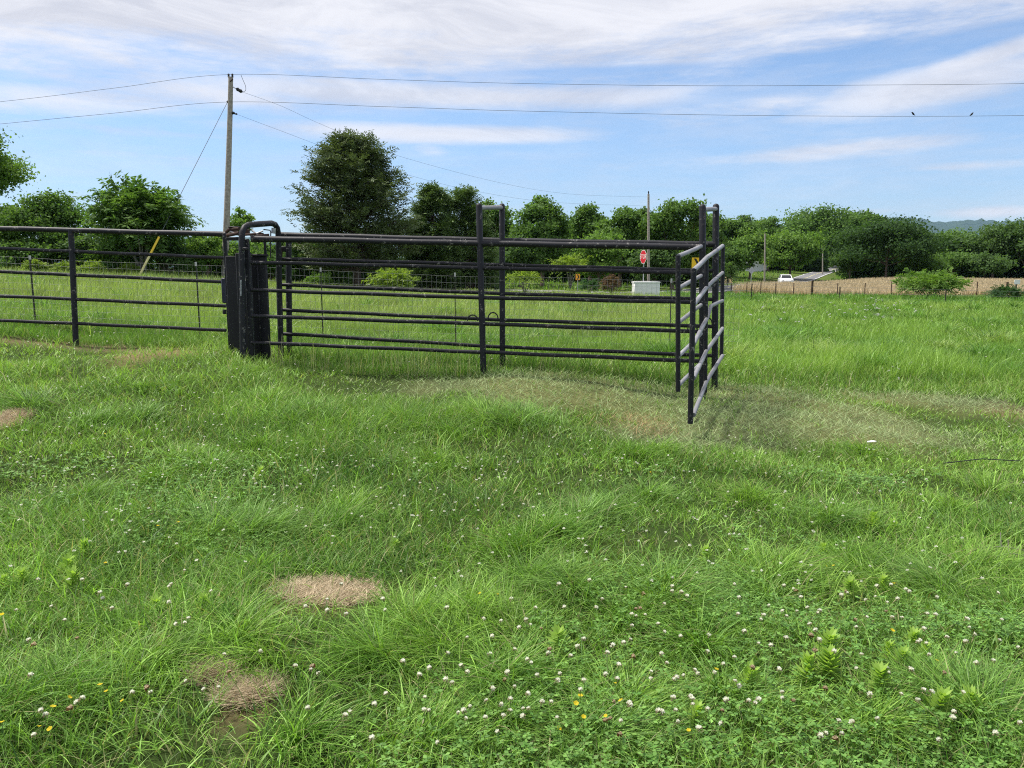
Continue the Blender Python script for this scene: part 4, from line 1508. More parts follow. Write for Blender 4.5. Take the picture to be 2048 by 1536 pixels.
def round_crown(rng, rx, rz, zc, s, n, K, ca, cb, lob=(.17, .36), flat=.6, spread=.115):
    """leaves grouped in clumps on the shells of several lobes; local coordinates"""
    d = unit(K, rng)
    d[:, 2] = np.abs(d[:, 2]) * rng.choice([1, 1, 1, -.7], K)
    d /= np.linalg.norm(d, axis=1)[:, None]
    rad = rng.uniform(*lob, K)
    off = rng.uniform(.5, .95, K) * (1 - rad * .45)
    lc = d * off[:, None] * np.array([rx, rx, rz])
    lc = np.concatenate([lc, [[0, 0, rz * .55], [0, 0, -.1 * rz], [rx * .2, 0, .1 * rz]]])
    rad = np.concatenate([rad, [.38, .5, .45]])
    cl_per = 26
    Kt = len(lc)
    ci = np.repeat(np.arange(Kt), cl_per)
    dd = unit(len(ci), rng)
    dd[:, 2] = dd[:, 2] * .8 + .25
    cc = lc[ci] + dd * (rad[ci] * rng.uniform(.6, 1.08, len(ci)))[:, None] * np.array([rx, rx, min(rz, rx) * .85])
    ctone = np.clip(rng.uniform(0, 1, Kt)[ci] * .6 + rng.uniform(0, .5, len(ci)), 0, 1)
    out = cc / np.array([rx, rx, rz])
    keep = (rng.uniform(0, 1, len(ci)) < .86)
    cc, ctone, dd = cc[keep], ctone[keep], dd[keep]
    m = len(cc)
    li = rng.integers(0, m, n)
    sig = spread * rx * rng.uniform(.55, 1.15, m)
    p = cc[li] + rng.normal(0, 1, (n, 3)) * sig[li][:, None] * np.array([1, 1, flat])
    nrm = p / np.array([rx, rx, rz])
    nrm = nrm / (np.linalg.norm(nrm, axis=1)[:, None] + 1e-6) * .5 + np.array([0, 0, .35]) + unit(n, rng) * .8
    nrm /= np.linalg.norm(nrm, axis=1)[:, None]
    a = unit(n, rng)
    u = np.cross(nrm, a)
    u /= np.linalg.norm(u, axis=1)[:, None] + 1e-6
    v = np.cross(nrm, u)
    sz = s * rng.uniform(.6, 1.4, n)
    V, F = leaf_quads(p + np.array([0, 0, zc]), u * sz[:, None], v * sz[:, None] * .33)
    tone = np.clip(ctone[li] * .6 + rng.uniform(0, .4, n), 0, 1)
    c = np.array(ca) * (1 - tone[:, None]) + np.array(cb) * tone[:, None]
    c = c * (1 + rng.normal(0, .14, n))[:, None]
    return V, F, np.repeat(np.clip(c, .003, .6), 4, 0), lc + np.array([0, 0, zc])


def spray_crown(rng, cc, dirs, length, nl, ls, ca, cb, droop=.5, ratio=.3, tonev=None):
    """compound leaves / drooping sprays: an arc with leaflets on both sides from every point cc"""
    N = len(cc)
    dirs = dirs / (np.linalg.norm(dirs, axis=1)[:, None] + 1e-6)
    side = np.cross(dirs, np.array([0, 0, 1.0]) + rng.normal(0, .35, (N, 3)))
    side /= np.linalg.norm(side, axis=1)[:, None] + 1e-6
    Ls = length * rng.uniform(.6, 1.3, N)
    Vs, Cs = [], []
    tone = rng.uniform(0, 1, N) if tonev is None else tonev
    for k in range(nl):
        t = (k + .6) / nl
        pos = cc + dirs * (Ls * t)[:, None] + np.array([0, 0, -1.0]) * (Ls * droop * t * t)[:, None]
        tang = dirs + np.array([0, 0, -1.0]) * (2 * droop * t)
        tang /= np.linalg.norm(tang, axis=1)[:, None]
        for sg in (-1, 1):
            u = side * sg * .8 + tang * .55 + rng.normal(0, .22, (N, 3)) + np.array([0, 0, -.15])
            u /= np.linalg.norm(u, axis=1)[:, None]
            nr = np.cross(u, tang)
            nr /= np.linalg.norm(nr, axis=1)[:, None] + 1e-6
            v = np.cross(nr, u)
            sz = ls * (1 - .35 * abs(t - .45)) * rng.uniform(.75, 1.25, N)
            V, F = leaf_quads(pos, u * sz[:, None], v * (sz * ratio * .5)[:, None])
            Vs.append(V)
            tt = np.clip(tone * .65 + rng.uniform(0, .35, N), 0, 1)[:, None]
            c = (np.array(ca) * (1 - tt) + np.array(cb) * tt) * (1 + rng.normal(0, .12, N))[:, None]
            Cs.append(np.repeat(np.clip(c, .003, .6), 4, 0))
    V = np.concatenate(Vs)
    return V, np.arange(len(V)).reshape(-1, 4), np.concatenate(Cs)


GREENS = {
    'oak': ((.03, .07, .022), (.07, .125, .04)),
    'dark': ((.055, .11, .032), (.11, .18, .058)),
    'mid': ((.06, .13, .03), (.135, .22, .055)),
    'light': ((.09, .18, .034), (.18, .28, .065)),
    'yellow': ((.14, .22, .035), (.25, .33, .06)),
    'olive': ((.08, .115, .05), (.15, .195, .085)),
    'palecedar': ((.085, .145, .05), (.165, .24, .085)),
    'blue': ((.03, .075, .03), (.06, .125, .045)),
    'brown': ((.10, .06, .05), (.16, .11, .07)),
}


def trunk_mesh(rng, h, r, limbs, zfork, lean=(0, 0)):
    mb = MB()
    n = 6
    pts = []
    for k in range(n + 1):
        t = k / n
        pts.append(Vector((lean[0] * t + rng.normal(0, .02) * h * .15 * t, lean[1] * t + rng.normal(0, .02) * h * .15 * t, h * t - .15)))
    mb.tube(pts, [r * (1.25 if k == 0 else 1) * (1 - .75 * k / n) for k in range(n + 1)], 9)
    for L in limbs:
        L = Vector(L)
        st = zfork * rng.uniform(.8, 1.25)
        st = min(st, h * .9)
        t = st / h
        a = pts[0].lerp(pts[-1], t)
        mid = a.lerp(L, .5) + Vector((0, 0, -.06 * h))
        mb.tube([a, mid, L], [r * .42 * (1 - t * .4), r * .26, r * .08], 6)
    return mb


def tree(name, label, cat, px, top, half, Y, kind='round', tone='mid', seed=1, base=None, group=None, low=.12, K=20, dens=1.0, leaf=None, trunk_r=None, squash=1.0, gap=0):
    rng = np.random.default_rng(seed)
    g = ground_at(px, Y)
    if base is not None:
        g.z = min(g.z, P(px, base, Y).z)
    hgt = P(px, top, Y).z - g.z
    rx = half / FPX * Y
    t = empty(name, g, label, cat, group)
    s = leaf or (max(.10, Y * .0036) if Y < 100 else Y * .003)
    ca, cb = GREENS[tone]
    if kind == 'round':
        zl = low * hgt
        rz = (hgt - zl) / 2
        zc = zl + rz
        area = rx * rz * 3.14
        n = int(np.clip(dens * 9 * area / (s * s * .33), 900, 48000))
        V, F, C, lobes = round_crown(rng, rx * 1.02, rz * .93, zc, s, n, K, ca, cb)
        mb = trunk_mesh(rng, zc + rz * .3, trunk_r or max(.08, hgt * .022), lobes[:8], zl * .8 + .2 * hgt)
        mb.build('trunk', M['bark'], t, True, None, True)
        me = quad_mesh('crown', V, F, M['leaf'], C)
        link_mesh('crown', me, t)
    elif kind == 'spray':
        zl = low * hgt
        rz = (hgt - zl) / 2
        zc = zl + rz
        N = int(dens * 900)
        d = unit(N, rng)
        d[:, 2] = np.abs(d[:, 2]) * rng.choice([1, 1, 1, -.6], N)
        rr = rng.uniform(.12, .95, N) ** .55
        far = rng.uniform(0, 1, N) < .13
        rr = np.where(far, rng.uniform(.95, 1.22, N), rr)
        lob = .92 + .22 * np.sin(np.arctan2(d[:, 1], d[:, 0]) * 4 + seed) * np.cos(d[:, 2] * 6 + seed) + rng.normal(0, .07, N)
        cc = d * rr[:, None] * lob[:, None] * np.array([rx * .85, rx * .85, rz * .85]) + np.array([0, 0, zc])
        dr = d * np.array([1, 1, .6]) + np.array([0, 0, .55]) + rng.normal(0, .3, (N, 3))
        ln = leaf or max(.35, Y * .014)
        V, F, C = spray_crown(rng, cc, dr, ln, 7, ln * .34, ca, cb, .5, .36)
        tips = cc[rng.integers(0, N, 9)]
        mb = MB()
        for q in tips:
            q = Vector(q)
            m = Vector((q.x * .35, q.y * .35, q.z * .45))
            mb.tube([(rng.normal(0, .06) * rx, rng.normal(0, .06) * rx, -.1), m, q], [max(.025, hgt * .012), max(.02, hgt * .008), .012], 6)
        mb.build('stems' if hgt < 3 else 'trunk', M['palebark'], t, True, None, True)
        link_mesh('crown' if hgt >= 3 else 'foliage', quad_mesh('crown', V, F, M['leaf'], C), t)
    elif kind == 'cedar':
        low_z = low * hgt
        nb = int(150 * dens)
        cc, dr, tn = [], [], []
        mb = MB()
        n = 7
        tp = [Vector((rng.normal(0, .012) * hgt * .3 * k / n, rng.normal(0, .012) * hgt * .3 * k / n, hgt * .96 * k / n - .15)) for k in range(n + 1)]
        r0 = trunk_r or hgt * .036
        mb.tube(tp, [r0 * (1.2 if k == 0 else 1) * (1 - .9 * k / n) for k in range(n + 1)], 10)
        for b in range(nb):
            f = rng.uniform(0, 1) ** 1.1
            z = low_z + (hgt * .97 - low_z) * f
            az = rng.uniform(0, 2 * np.pi)
            prof = min(1.0, 1.2 * (1 - f) ** .55) * (1 - .10 * (1 - f) ** 4)
            if squash > 1:
                prof = min(1.0, 1.3 * (1 - f) ** .6)
            L = rx * prof * rng.uniform(.62, 1.06)
            rise = rng.uniform(-.05, .38) + .3 * f
            if gap and (1.6 < az % 6.283 < 4.6) and .45 < f < .62 and rng.uniform() < .7:
                continue
            a = Vector((0, 0, z)) + tp[0] * 0
            e = a + Vector((math.cos(az) * L, math.sin(az) * L, L * rise))
            if e.z > hgt * 1.0:
                e.z = hgt * rng.uniform(.93, 1.0)
            mb.tube([a, a.lerp(e, .5) - Vector((0, 0, L * .07)), e], [r0 * .22 * (1 - f * .6), r0 * .12, .015], 5)
            m = int(13 + 22 * L / rx)
            tt = rng.uniform(.22, 1.0, m) ** .8
            q = np.array(a)[None] * (1 - tt[:, None]) + np.array(e)[None] * tt[:, None]
            q = q + rng.normal(0, 1, (m, 3)) * np.array([.075, .075, .045]) * rx
            cc.append(q)
            dd = np.stack([np.cos(az + rng.normal(0, .7, m)), np.sin(az + rng.normal(0, .7, m)), rng.uniform(.0, 1.0, m)], 1)
            dr.append(dd)
            tn.append(np.clip(rng.uniform(0, 1) * .6 + rng.uniform(0, .4, m), 0, 1))
        cc, dr, tn = np.concatenate(cc), np.concatenate(dr), np.concatenate(tn)
        ln = leaf or Y * .0155
        V, F, C = spray_crown(rng, cc, dr, ln, 6, ln * .32, ca, cb, .22, .34, tn)
        mb.build('trunk', M['bark'], t, True, None, True)
        link_mesh('crown', quad_mesh('crown', V, F, M['needle'], C), t)
    return t


def build_trees():
    # left hedge line
    tree('broadleaf_tree', 'tall broad tree with yellowish leaves cut off by the left edge of the photo', 'tree', -72, 212, 122, 40, 'round', 'light', 11, None, None, .1, 16)
    tree('broadleaf_tree', 'rounded green tree at the left behind the pipe fence, right of the edge tree', 'tree', 92, 372, 82, 37.5, 'round', 'mid', 12, None, None, .05, 24)
    tree('sumac_tree', 'wide feathery tree with spreading sprays left of the utility pole', 'tree', 285, 366, 88, 36, 'spray', 'mid', 13, None, None, .12, dens=1.5, leaf=.8)
    for i, (px, top, half, Y, tone, lab) in enumerate([
        (2, 392, 52, 39, 'light', 'yellowish shrub filling the foot of the edge tree at far left'),
        (-30, 470, 70, 36.5, 'dark', 'dark hedge shrub below the edge tree at far left'),
        (60, 476, 60, 36, 'mid', 'mid green hedge shrub left of the pipe fence post'),
        (160, 468, 55, 37, 'dark', 'dark hedge shrub behind the pipe fence post'),
        (235, 478, 55, 36.5, 'mid', 'hedge shrub under the feathery tree, left of the yellow guard'),
        (335, 472, 62, 37.5, 'dark', 'dark hedge shrub just right of the yellow guard'),
        (415, 470, 42, 38.5, 'light', 'lighter yellow green shrub left of the squeeze chute'),
        (468, 482, 45, 41, 'mid', 'shrub directly behind the squeeze chute'),
        (540, 486, 55, 44, 'mid', 'shrub between the squeeze chute and the big cedar'),
        (610, 460, 36, 52, 'light', 'light green sapling peeping out left of the big cedar'),
    ]):
        tree('hedge_shrub', lab, 'shrub', px, top, half, Y, 'round', tone, 30 + i, None, 'hedge shrubs along the pasture edge', .0, 16, 1.1)
    for i, (px, top, half, Y, lab) in enumerate([(72, 524, 14, 33.5, 'small yellow green weed clump at the far left hedge foot'), (130, 529, 16, 34, 'yellow green weed clump left of the fence post'), (183, 526, 22, 34, 'yellow green weed clump right of the fence post'),
                                                  (258, 533, 20, 35, 'yellow green weed clump beside the yellow guard')]):
        tree('weed_clump', lab, 'weed', px, top, half, Y, 'spray', 'yellow', 50 + i, None, 'weed clumps at the hedge foot', 0, dens=.12, leaf=.4)
    tree('broadleaf_tree', 'small open crowned tree just right of the utility pole', 'tree', 487, 408, 29, 92, 'round', 'light', 21, None, None, .45, 8, .7)
    for i, (px, top, half, Y) in enumerate([(400, 458, 20, 120), (440, 452, 16, 125), (520, 462, 25, 130), (565, 466, 20, 128)]):
        tree('distant_tree', 'distant small tree top showing above the fence beside the chute', 'tree', px, top, half, Y, 'round', 'light', 60 + i, None, 'distant tree tips', .05, 9)
    # cedars
    tree('cedar_tree', 'big dark cedar with bare reddish trunk rising above the alley', 'cedar', 714, 276, 122, 46, 'cedar', 'olive', 6, None, None, .13, dens=1.75, gap=0, trunk_r=.27)
    tree('cedar_tree', 'smaller dark cedar right of the big cedar', 'cedar', 868, 378, 56, 50, 'cedar', 'palecedar', 7, None, None, .03, dens=.9, squash=2)
    tree('cedar_tree', 'smaller dark cedar just left of the middle bow', 'cedar', 932, 380, 54, 51.5, 'cedar', 'palecedar', 9, None, None, .03, dens=.9, squash=2)
    tree('broadleaf_tree', 'light green tree glimpsed between the two cedars', 'tree', 842, 430, 32, 60, 'round', 'light', 22, None, None, .05, 8)
    # deciduous row behind the alley
    row = [(985, 392, 52, 80, 'mid', 'leafy tree behind the middle bow'), (1085, 374, 62, 73, 'mid', 'full rounded tree right of the middle bow'), (1180, 392, 46, 84, 'mid', 'tall tree left of the pale utility pole'),
           (1240, 390, 48, 78, 'mid', 'tree whose crown meets the pale utility pole on its left'), (1197, 452, 58, 67, 'light', 'lower light green tree in front of the row'),
           (1345, 378, 66, 76, 'mid', 'tallest tree right of the pale utility pole'), (1290, 402, 46, 88, 'dark', 'darker tree behind the pale utility pole'), (1405, 402, 46, 86, 'mid', 'tree behind the end bow'),
           (1310, 480, 60, 70, 'dark', 'low dark tree behind the stop sign'), (1040, 470, 60, 68, 'dark', 'low dark tree behind the sapling by the middle bow'), (950, 470, 50, 62, 'dark', 'low dark tree left of the middle bow'), (1410, 478, 50, 80, 'dark', 'low dark tree behind the yellow chevron')]
    for i, (px, top, half, Y, tone, lab) in enumerate(row):
        tree('broadleaf_tree', lab, 'tree', px, top, half, Y, 'round', tone, 80 + i, None, 'trees in the row behind the road', .03, 24)
    # right-hand woods
    right = [(1462, 420, 46, 135, 'mid', 'tree directly right of the end bow'), (1490, 424, 40, 175, 'dark', 'dark tree top behind the slope trees'), (1535, 428, 42, 165, 'mid', 'tree above the grey utility pole'),
             (1500, 452, 52, 132, 'light', 'light green tree behind the diamond sign'), (1580, 450, 60, 138, 'light', 'broad light green tree right of the grey utility pole'), (1452, 480, 40, 125, 'mid', 'low tree at the left end of the green slope'),
             (1622, 403, 78, 215, 'mid', 'highest dome of trees behind the uphill road'), (1685, 424, 56, 225, 'mid', 'dark tree right of the highest dome'), (1725, 414, 46, 230, 'mid', 'tree top left of the big oak'),
             (1668, 470, 46, 245, 'dark', 'dark tree closing the end of the uphill road'), (1772, 438, 104, 116, 'oak', 'big dark spreading oak at the edge of the hay meadow'), (1700, 492, 34, 119, 'dark', 'low dark branchy tree left of the big oak'),
             (1872, 462, 70, 165, 'dark', 'dark tree right of the big oak'), (1925, 456, 62, 175, 'mid', 'mid green tree under the far blue hill'), (1985, 440, 62, 128, 'dark', 'dark tall tree near the right edge'),
             (2052, 436, 66, 124, 'dark', 'dark tree cut off by the right edge of the photo'), (1900, 500, 62, 122, 'mid', 'lower tree in front of the dark wood'), (1842, 505, 50, 118, 'mid', 'lower tree tucked beside the oak'), (1970, 506, 55, 119, 'dark', 'lower dark tree behind the notice'),
             (2130, 450, 80, 125, 'dark', 'dark tree beyond the right edge'), (1640, 500, 40, 235, 'dark', 'dark shrub at the left of the road end')]
    for i, (px, top, half, Y, tone, lab) in enumerate(right):
        tree('broadleaf_tree', lab, 'tree', px, top, half, Y, 'round', tone, 120 + i, None, 'trees of the woods on the right', .03 if Y != 116 else .1, 26)
    # shrubs
    tree('sumac_bush', 'bright green bush with arching leaves in front of the big cedar trunk', 'bush', 783, 538, 44, 40, 'spray', 'yellow', 201, None, None, 0, dens=.35, leaf=.5)
    tree('locust_bush', 'feathery green bush standing alone in front of the hay meadow', 'bush', 1862, 545, 66, 45, 'spray', 'light', 202, None, None, .08, dens=.7, leaf=.55)
    tree('weed_bush', 'soft grey green bush at the right edge below the notice', 'bush', 2016, 572, 34, 44, 'spray', 'blue', 203, None, None, 0, dens=.5, leaf=.3)
    tree('dead_bush', 'reddish brown dead shrub left of the white box', 'bush', 1222, 550, 17, 47, 'spray', 'brown', 204, None, None, 0, dens=.25, leaf=.35)
    tree('weed_bush', 'low grey green bush left of the brown shrub', 'bush', 1180, 558, 22, 48, 'spray', 'blue', 205, None, None, 0, dens=.2, leaf=.35)
    tree('sapling', 'sparse pale leaved sapling right of the middle bow', 'sapling', 1050, 542, 32, 43, 'spray', 'yellow', 206, None, None, .35, dens=.1, leaf=.5)
    tree('sumac_bush', 'flat topped yellow green bush below the tree row', 'bush', 1140, 512, 36, 60, 'spray', 'yellow', 207, None, None, .4, dens=.3, leaf=.6)
    tree('weed_bush', 'small bush at the left foot of the big cedar', 'bush', 640, 548, 26, 43, 'spray', 'light', 208, None, None, 0, dens=.2, leaf=.4)
    tree('weed_bush', 'small green bush beside the green slope behind the end bow', 'bush', 1456, 528, 14, 100, 'spray', 'dark', 209, None, None, 0, dens=.2, leaf=.9)


def build_understory():
    """the dense undergrowth that closes the woods below the crowns"""
    rng = np.random.default_rng(99)
    Vs, Fs, Cs, n0 = [], [], [], 0
    for (x0, x1, Y, zmax, n) in [(-300, 470, 40, 2.4, 9000), (440, 700, 52, 2.6, 6000), (690, 1000, 56, 3.0, 8000), (940, 1440, 92, 6.0, 16000), (1440, 1650, 180, 6.0, 9000), (1690, 2200, 132, 6.0, 16000), (1700, 2200, 190, 8, 10000), (1600, 1720, 255, 9, 5000)]:
        px = rng.uniform(x0, x1, n)
        yy = Y + rng.uniform(-1, 1, n) * Y * .03
        x = (px - 1024) / FPX * yy / 1.0108
        cl = vnoise(x, yy, 17, 9.0 / Y * 4)
        z = H(x, yy) + zmax * rng.uniform(0, 1, n) ** .8 * (.45 + .7 * cl)
        c = np.stack([x, yy, z], 1)
        u = unit(n, rng)
        w = unit(n, rng)
        v = np.cross(u, w)
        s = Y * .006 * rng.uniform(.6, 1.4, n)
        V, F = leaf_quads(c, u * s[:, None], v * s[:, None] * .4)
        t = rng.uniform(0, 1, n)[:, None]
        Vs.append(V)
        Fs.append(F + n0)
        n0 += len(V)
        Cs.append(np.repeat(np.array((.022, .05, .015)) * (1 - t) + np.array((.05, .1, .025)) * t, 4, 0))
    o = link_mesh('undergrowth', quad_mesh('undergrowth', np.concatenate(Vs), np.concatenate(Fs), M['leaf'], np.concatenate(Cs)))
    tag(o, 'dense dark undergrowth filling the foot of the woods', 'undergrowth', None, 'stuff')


def build_hills():
    rng = np.random.default_rng(4)
    D = 9000.0
    ridge = [(-400, 478), (200, 474), (600, 470), (1000, 474), (1400, 462), (1650, 448), (1760, 437), (1800, 433), (1840, 435), (1862, 441), (1880, 443), (1910, 440), (1960, 437), (1995, 441), (2030, 440), (2100, 436), (2300, 440), (2600, 450)]
    px = np.linspace(-400, 2600, 420)
    py = np.interp(px, [r[0] for r in ridge], [r[1] for r in ridge]) + 4.0 + .8 * np.sin(px * .23) + .6 * np.sin(px * .61 + 1) + rng.normal(0, .35, len(px))
    rows = 14
    V = []
    for r in range(rows):
        f = r / (rows - 1)
        for a, b in zip(px, py):
            Yd = D * (.7 + .3 * f)
            q = P(a, 540 + (b - 540) * 1.0, D)
            zt = q.z
            z = -30 + (zt + 30) * math.sin(f * math.pi / 2) + (0 if f in (0, 1) else rng.normal(0, 7.0))
            V.append((q.x * (Yd / D), Yd, z))
    n = len(px)
    F = [(r * n + k, r * n + k + 1, (r + 1) * n + k + 1, (r + 1) * n + k) for r in range(rows - 1) for k in range(n - 1)]
    m = mat_plain('wooded_hill', (.018, .045, .035), (.035, .07, .045), .008, .95, .05)  # blue of the distant air is partly mixed into this forest green
    o = link_mesh('hills', quad_mesh('hills', V, F, m, None, True))
    tag(o, 'low wooded hills on the far horizon fading to blue', 'hills', None, 'structure')


# ------------------------------------------------------------------ flowers and small plants
def clover_mesh(seed, withered=False):
    rng = np.random.default_rng(seed)
    n = 60
    d = unit(n, rng)
    d[:, 2] = np.where(rng.uniform(0, 1, n) < .8, np.abs(d[:, 2]), d[:, 2])
    r = .0062
    u = d + np.array([0, 0, .45])
    u /= np.linalg.norm(u, axis=1)[:, None]
    v = np.cross(u, unit(n, rng))
    V, F = leaf_quads(d * r * .3, u * (.0105 * rng.uniform(.75, 1.15, n))[:, None], v * .0036, .7)
    t = rng.uniform(0, 1, n)[:, None]
    C = np.array((.86, .86, .70)) * (1 - t) + np.array((.97, .97, .90)) * t
    lowp = d[:, 2] < .15
    C[lowp] = np.array((.42, .34, .22)) if not withered else np.array((.22, .13, .07))
    if withered:
        C = C * np.array((.75, .62, .5))
    return quad_mesh('clover_head', V, F, M['petal'], np.repeat(C, 4, 0))


def stem_mesh(seed, h):
    rng = np.random.default_rng(seed)
    b = Vector((rng.normal(0, .012), rng.normal(0, .012), -h))
    V, F = seg_tubes([b, b * .5 + Vector((.003, 0, 0))], [b * .5 + Vector((.003, 0, 0)), (0, 0, 0)], .0011, 4)
    return quad_mesh('stem', V, F, M['grass'], np.tile(np.array((.12, .2, .05)), (len(V), 1)))


def build_flowers():
    rng = np.random.default_rng(31)
    heads = [clover_mesh(1), clover_mesh(2), clover_mesh(3), clover_mesh(4, True)]
    stems = [stem_mesh(1, .15), stem_mesh(2, .15), stem_mesh(3, .15)]
    blobs = [(1500, 1330, 420, 220, .5), (1250, 1480, 300, 60, .35), (1000, 1480, 260, 60, .5), (250, 1075, 80, 26, 1.5), (900, 1045, 110, 45, 1.5), (1600, 1240, 260, 80, .6), (1300, 1090, 260, 60, .5), (1450, 1010, 350, 90, .3), (600, 1000, 500, 130, .28),
             (300, 830, 320, 60, .35), (1200, 930, 300, 40, .4), (300, 1300, 300, 200, .10), (700, 770, 240, 30, .35), (1700, 950, 260, 60, .25)]
    pts = []
    while len(pts) < 640:
        px, py = rng.uniform(-40, 2090), 745 + 800 * rng.uniform(0, 1)
        d = .2 + sum(w * math.exp(-((px - a) / hw) ** 2 - ((py - b) / hh) ** 2) for a, b, hw, hh, w in blobs)
        if rng.uniform() < d / 1.6:
            pts.append((px, py))
    fixed = [(1210, 1188), (1178, 1222), (1245, 1095), (1335, 935), (640, 1410), (625, 1420), (268, 1432), (170, 1455), (935, 1405), (1010, 1410), (1055, 1395), (1140, 1375), (1210, 1398), (1300, 1405), (1365, 1410), (1500, 1420), (1560, 1450), (1570, 1275), (1590, 1275), (1555, 1190), (1690, 1240), (1815, 1406), (1700, 1510), (1320, 1515), (1240, 1530), (850, 1500), (775, 1480), (440, 1425), (720, 1170), (1060, 1310), (732, 800)]
    pts = fixed + pts
    W_ = []
    for (px, py) in pts:
        g = G(px, min(py + 12, 1560))
        W_.append((g.y, g))
    W_.sort(key=lambda q: q[0])
    bad = emask(np.array([q[1].x for q in W_]), np.array([q[1].y for q in W_]), E_STRAW + E_HAY[:3], .3)
    W_ = [q for q, b in zip(W_, bad) if b < .5]
    for i, (yy, g) in enumerate(W_[:285]):
        h = rng.uniform(.11, .18)
        hd = bpy.data.objects.new('clover_flower', heads[3] if rng.uniform() < .1 else heads[rng.integers(0, 3)])
        COL.objects.link(hd)
        hd.location = g + Vector((0, 0, h))
        s = rng.uniform(.65, 1.1)
        hd.scale = (s, s, s)
        hd.rotation_euler = (rng.normal(0, .3), rng.normal(0, .3), rng.uniform(0, 6.28))
        tag(hd, 'white clover flower head on a thin stem in the pasture grass', 'clover flower', 'white clover flowers in the grass')
        st = link_mesh('stem', stems[rng.integers(0, 3)], hd)
    # the many smaller ones farther off
    rest = W_[285:]
    c = np.array([tuple(g) for _, g in rest])
    n = len(c)
    X2, Y2 = scatter(5, 34, 1100, 1)
    k = vnoise(X2, Y2, 91, .6) > .5
    c = np.concatenate([c, np.stack([X2[k], Y2[k], H(X2[k], Y2[k])], 1)])
    bad = emask(c[:, 0], c[:, 1], E_HAY + E_DIRT, .3) > .4
    c = c[~bad]
    c[:, 2] += rng.uniform(.10, .2, len(c))
    Vs, Fs, Cs, n0 = [], [], [], 0
    for q in range(14):
        d = unit(len(c), rng)
        d[:, 2] = np.abs(d[:, 2])
        v = np.cross(d, unit(len(c), rng))
        s = np.maximum(.010, c[:, 1] * .0011) * rng.uniform(.7, 1.2, len(c))
        V, F = leaf_quads(c, d * s[:, None], v * s[:, None] * .4, .65)
        Vs.append(V)
        Fs.append(F + n0)
        n0 += len(V)
        Cs.append(np.tile(np.array((.8, .8, .68)), (len(V), 1)))
    o = link_mesh('distant_clover', quad_mesh('distant_clover', np.concatenate(Vs), np.concatenate(Fs), M['petal'], np.concatenate(Cs)))
    tag(o, 'countless tiny white clover heads farther off in the pasture', 'clover flowers', None, 'stuff')

    # buttercups
    n = 14
    a = np.linspace(0, 2 * np.pi, 6)[:5]
    u = np.stack([np.cos(a), np.sin(a), np.full(5, .45)], 1) * .0105
    v = np.stack([-np.sin(a), np.cos(a), np.zeros(5)], 1) * .0055
    V, F = leaf_quads(np.zeros((5, 3)), u, v, .7)
    bm = quad_mesh('buttercup', V, F, M['petal'], np.tile(np.array((.86, .66, .04)), (len(V), 1)))
    ypts = [(10, 1275), (205, 1418), (217, 1428), (145, 1450), (112, 1467), (250, 1458), (85, 1512), (107, 1521), (12, 1515), (318, 1077), (360, 1075), (215, 1165), (960, 1220), (995, 1224), (1160, 1435), (1166, 1500), (1117, 1503), (1151, 1470), (1210, 1490),
            (1375, 1515), (1430, 1392), (1870, 1358), (1785, 1193), (1780, 1310), (1650, 1163), (1664, 1163), (1300, 968), (1230, 1410), (1240, 1455), (212, 885)]
    for (px, py) in ypts:
        g = G(px, py + 14)
        o = bpy.data.objects.new('buttercup_flower', bm)
        COL.objects.link(o)
        o.location = g + Vector((0, 0, rng.uniform(.10, .14)))
        o.rotation_euler = (rng.normal(.2, .3), rng.normal(0, .3), rng.uniform(0, 6.28))
        s = rng.uniform(.65, 1.0)
        o.scale = (s, s, s)
        tag(o, 'small yellow buttercup flower on a thin stem in the grass', 'buttercup', 'yellow buttercups in the grass')
        link_mesh('stem', stems[rng.integers(0, 3)], o)

    # light green leafy weeds: upright whorls of narrow leaves
    def weed_mesh(seed):
        r2 = np.random.default_rng(seed)
        hgt = .10
        cs, us = [], []
        for k in range(9):
            z = hgt * (k + 1) / 9
            m = 7
            aa = np.arange(m) * 2.399 + k * 1.1
            rise = .25 + .11 * k
            ln = .06 * (1 - .05 * k)
            d = np.stack([np.cos(aa), np.sin(aa), np.full(m, rise)], 1)
            d /= np.linalg.norm(d, axis=1)[:, None]
            cs.append(np.tile(np.array((0, 0, z)), (m, 1)))
            us.append(d * ln * r2.uniform(.8, 1.2, m)[:, None])
        cs, us = np.concatenate(cs), np.concatenate(us)
        v = np.cross(us, np.array([0, 0, 1.0]))
        v /= np.linalg.norm(v, axis=1)[:, None]
        V, F = leaf_quads(cs, us * 1.1, v * .0085, .45)
        t = np.repeat(r2.uniform(0, 1, len(cs)), 4)[:, None]
        C = np.array((.24, .38, .06)) * (1 - t) + np.array((.36, .50, .12)) * t
        V2, F2 = seg_tubes([(0, 0, -.03)], [(0, 0, hgt)], .002, 4)
        return quad_mesh('leafy_weed', np.concatenate([V, V2]), np.concatenate([F, F2 + len(V)]), M['leaf'], np.concatenate([C, np.tile(np.array((.14, .22, .05)), (len(V2), 1))]))
    wm = [weed_mesh(k) for k in range(3)]
    for (px, py) in [(170, 1105), (135, 1140), (145, 1172), (52, 1160), (12, 1168), (1645, 1105), (1650, 1345), (1663, 1352), (1765, 1168), (1705, 1180), (1775, 1312), (1798, 1325), (1840, 1318), (1485, 1372), (1612, 1356), (1762, 1380), (1650, 1310), (1415, 1108), (415, 1210), (1830, 1290), (787, 1085), (318, 1225), (1740, 1045), (1790, 1050), (1940, 1430), (1385, 1450), (1120, 1290), (520, 945), (1870, 1430)]:
        g = G(px, py + 22)
        o = bpy.data.objects.new('leafy_weed', wm[rng.integers(0, 3)])
        COL.objects.link(o)
        o.location = g
